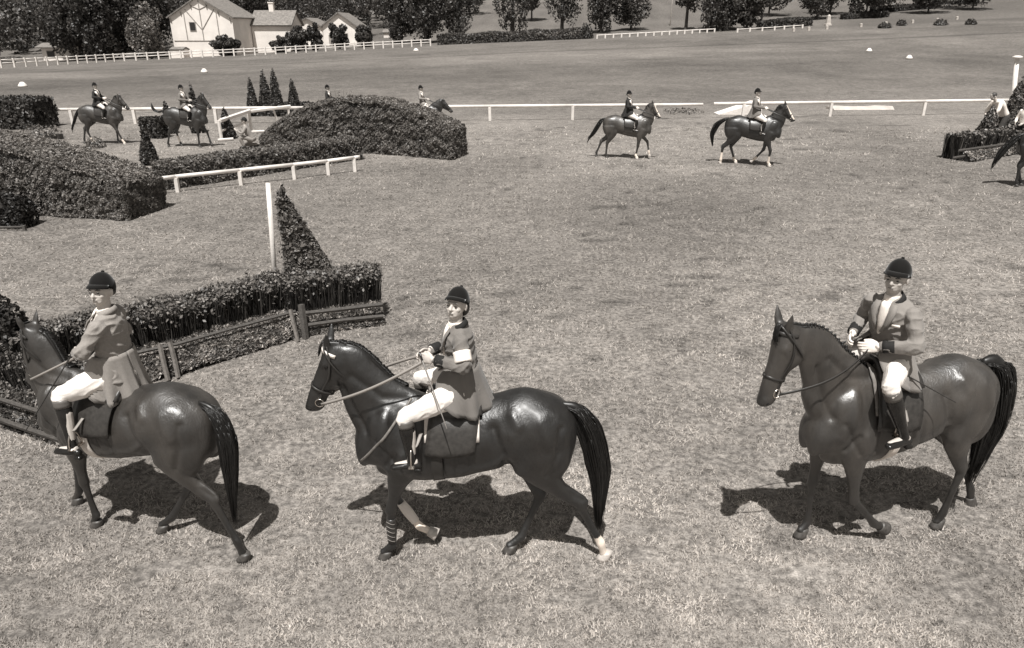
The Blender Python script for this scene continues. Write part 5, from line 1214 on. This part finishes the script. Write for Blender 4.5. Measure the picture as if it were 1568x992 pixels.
far_pair((-7.45, 29.9), 0, .87, 'horse walking hidden behind the left of the arched hedge', 'rider in black coat with only the shoulders showing above the arched hedge', 'saddle behind the left of the arched hedge', PC, .04, M['jacket_dark'], bib=True, face=(-5, 0, 0))
far_pair((-3.65, 29.6), -4, .87, 'dark horse whose head shows at the right end of the arched hedge', 'rider in grey coat seen above the right end of the arched hedge', 'saddle behind the right end of the arched hedge', walk(poll=(1.10, 0, 1.86), pitch=52), .022, M['jacket_pale'], bib=True, face=(-5, 0, 0))
PE = walk(FR=[(.50, -.155, .95), (.46, -.14, .50), (.40, -.12, .14), (.46, -.12, 0)], FL=[(.50, .155, .95), (.80, .14, .64), (.88, .12, .26), (.92, .12, .10)], HR=[(-.47, -.17, .98), (-.72, -.14, .55), (-.74, -.13, .15), (-.68, -.12, 0)], HL=[(-.47, .17, .98), (-.98, .14, .57), (-1.14, .13, .17), (-1.13, .12, 0)],
    poll=(.92, 0, 2.10), pitch=58, tail=[(-.82, 0, 1.50), (-.98, 0, 1.42), (-1.14, 0, 1.15), (-1.32, 0, .85), (-1.50, 0, .72)], tailw=.075)
far_pair((4.05, 25.55), -12, .92, 'horse with lifted foreleg in the middle of the far grass', 'rider in black coat and white sleeves alone in the middle of the far grass', 'saddle with dark cloth of the rider in the middle', PE, .07, M['jacket_dark'], socks=(('FR', .1), ('FL', .0)), gl=M['glove_white'], bib=True, face=(-35, 0, 0), blaze=True)
PF = walk(FR=[(.50, -.155, .95), (.66, -.14, .54), (.64, -.12, .14), (.70, -.12, 0)], FL=[(.50, .155, .95), (.42, .14, .52), (.18, .12, .22), (.06, .12, .10)], HR=[(-.47, -.17, .98), (-.90, -.14, .55), (-.92, -.13, .15), (-.92, -.12, 0)], HL=[(-.43, .17, .98), (-.66, .14, .56), (-.50, .13, .15), (-.42, .12, 0)],
    poll=(.95, 0, 2.06), pitch=56, tail=[(-.82, 0, 1.52), (-1.0, 0, 1.46), (-1.22, 0, 1.25), (-1.32, 0, .95), (-1.26, 0, .68)], tailw=.085)
far_pair((8.05, 24.25), -22, .99, 'dark horse with white blaze and pale stockings right of the middle', 'rider in grey coat on the dark horse with white blaze', 'saddle of the rider on the blazed horse', PF, .018, M['jacket_mid'], socks=(('FR', .55), ('HR', .6), ('FL', .0), ('HL', .0)), blaze=True, bib=True, gl=M['glove_white'], face=(-25, 0, 0))
PG = walk(tail=[(-.82, 0, 1.50), (-.95, 0, 1.42), (-1.15, 0, 1.15), (-1.30, 0, .85), (-1.42, 0, .58)], HR=[(-.47, -.17, .98), (-.76, -.14, .55), (-.74, -.13, .15), (-.68, -.12, 0)], HL=[(-.47, .17, .98), (-.70, .14, .57), (-.58, .13, .17), (-.50, .12, 0)], tailw=.085)
far_pair((15.55, 20.6), -18, 1.0, 'near black horse cut by the right edge with its tail swung out', 'rider cut by the right edge on the near black horse', 'saddle on the horse cut by the right edge', PG, .012, M['jacket_pale'])

def walker(label, loc, ang, J, shirt, trousers, cap_=False, sc=1.0, face=(0, 0, 0)):
    """man on foot from named joints in his own frame (x forward)"""
    root = empty('person', (loc[0], loc[1], 0), label, 'person', None, R(ang), sc); J = {k: np.array(p, float) for k, p in J.items()}
    Mx = head_M(J['neck'] + (J['neck'] - J['chest']) * .18, *face); v = Vol(); add_head(v, Mx)
    v.tube([(*J['pelvis'], .10, .14), (*((J['pelvis'] + J['chest']) / 2), .09, .13), (*J['chest'], .09, .13), (*J['neck'], .055, .06)], seg=12)
    for s, sy in (('L', 1), ('R', -1)):
        sh_ = J['chest'] + (J['neck'] - J['chest']) * .6 + np.array([0, sy * .17, 0]); v.tube([(*sh_, .045), (*J['elb' + s], .038), (*J['wri' + s], .026)], seg=8)
        d = nrm(J['wri' + s] - J['elb' + s]); hand(v, J['wri' + s], d, (0, sy * .9, .3), (0, -.3 * sy, .9), grip=.6)
        hp_ = J['pelvis'] + np.array([0, sy * .09, -.03]); v.tube([(*hp_, .07), (*J['kne' + s], .05), (*J['ank' + s], .035)], seg=8)
        v.tube([(*(J['ank' + s] - (.04, 0, .04)), .03), (*(J['ank' + s] + (.12, 0, -.05)), .02)], seg=8)
    v.build('body', M['skin'], root, voxel=.013, smooth=1); face_bits(root, Mx, (0, 0, 0), False)
    v = Vol(); v.tube([(*(J['pelvis'] + (J['chest'] - J['pelvis']) * .1), .13, .17), (*((J['pelvis'] + J['chest']) / 2), .125, .165), (*J['chest'], .13, .19), (*(J['neck'] - (J['neck'] - J['chest']) * .25), .09, .13)], seg=14)
    for s, sy in (('L', 1), ('R', -1)):
        sh_ = J['chest'] + (J['neck'] - J['chest']) * .6 + np.array([0, sy * .17, 0]); v.tube([(*sh_, .07), (*J['elb' + s], .058), (*(J['elb' + s] + (J['wri' + s] - J['elb' + s]) * .8), .046)], seg=10)
    v.build('shirt', shirt, root, voxel=.018, smooth=2)
    v = Vol(); v.ell(J['pelvis'], (.14, .18, .12))
    for s, sy in (('L', 1), ('R', -1)):
        hp_ = J['pelvis'] + np.array([0, sy * .09, -.03]); v.tube([(*hp_, .10), (*J['kne' + s], .075), (*(J['kne' + s] + (J['ank' + s] - J['kne' + s]) * .95), .06)], seg=10)
    v.build('trousers', trousers, root, voxel=.018, smooth=2)
    for s in 'LR':
        v = Vol(); a = J['ank' + s]; v.tube([(*(a - (.05, 0, .04)), .045), (*(a + (.05, 0, -.045)), .045), (*(a + (.15, 0, -.055)), .035)], seg=8); v.build('shoe', M['boot'], root)
    v = Vol(); v.ell((-.02, 0, .17), (.095, .082, .085)); v.xf(Mx); v.build('hair', M['hair_brown'], root)
    if cap_: cap(root, Mx, (0, 0, 0), M['black_cloth'], False)
    return root
walker('crouching man in pale jacket and dark cap in front of the white rail frame', (-10.15, 27.9), 195, dict(pelvis=(-.12, 0, .34), chest=(.06, 0, .66), neck=(.10, 0, .84), elbL=(.22, .24, .58), elbR=(.24, -.24, .58), wriL=(.42, .08, .68), wriR=(.42, -.08, .68), kneL=(.30, .16, .42), kneR=(.22, -.16, .12), ankL=(.22, .14, .09), ankR=(-.25, -.14, .10)), M['jacket_pale'], M['jacket_pale'], True, face=(0, 0, 0))
walker('bent man in white shirt and dark trousers behind the right brush jump', (18.75, 27.9), 185, dict(pelvis=(-.05, 0, 1.0), chest=(.22, 0, 1.36), neck=(.38, 0, 1.46), elbL=(.42, .26, 1.18), elbR=(.38, -.26, 1.18), wriL=(.55, .16, .98), wriR=(.50, -.14, .98), kneL=(.08, .12, .52), kneR=(.02, -.12, .52), ankL=(-.05, .12, .09), ankR=(.02, -.12, .09)), M['white_cloth'], M['cloth_grey'], face=(0, 35, 0), sc=1.2)
walker('standing man in white shirt at the right edge by the capped pole', (18.98, 27.0), 200, dict(pelvis=(0, 0, 1.0), chest=(.02, 0, 1.36), neck=(.03, 0, 1.54), elbL=(.05, .26, 1.18), elbR=(.05, -.26, 1.18), wriL=(.25, .16, 1.05), wriR=(.25, -.14, 1.05), kneL=(.03, .12, .52), kneR=(.0, -.12, .52), ankL=(0, .12, .09), ankR=(-.02, -.12, .09)), M['white_cloth'], M['cloth_grey'], sc=1.0)
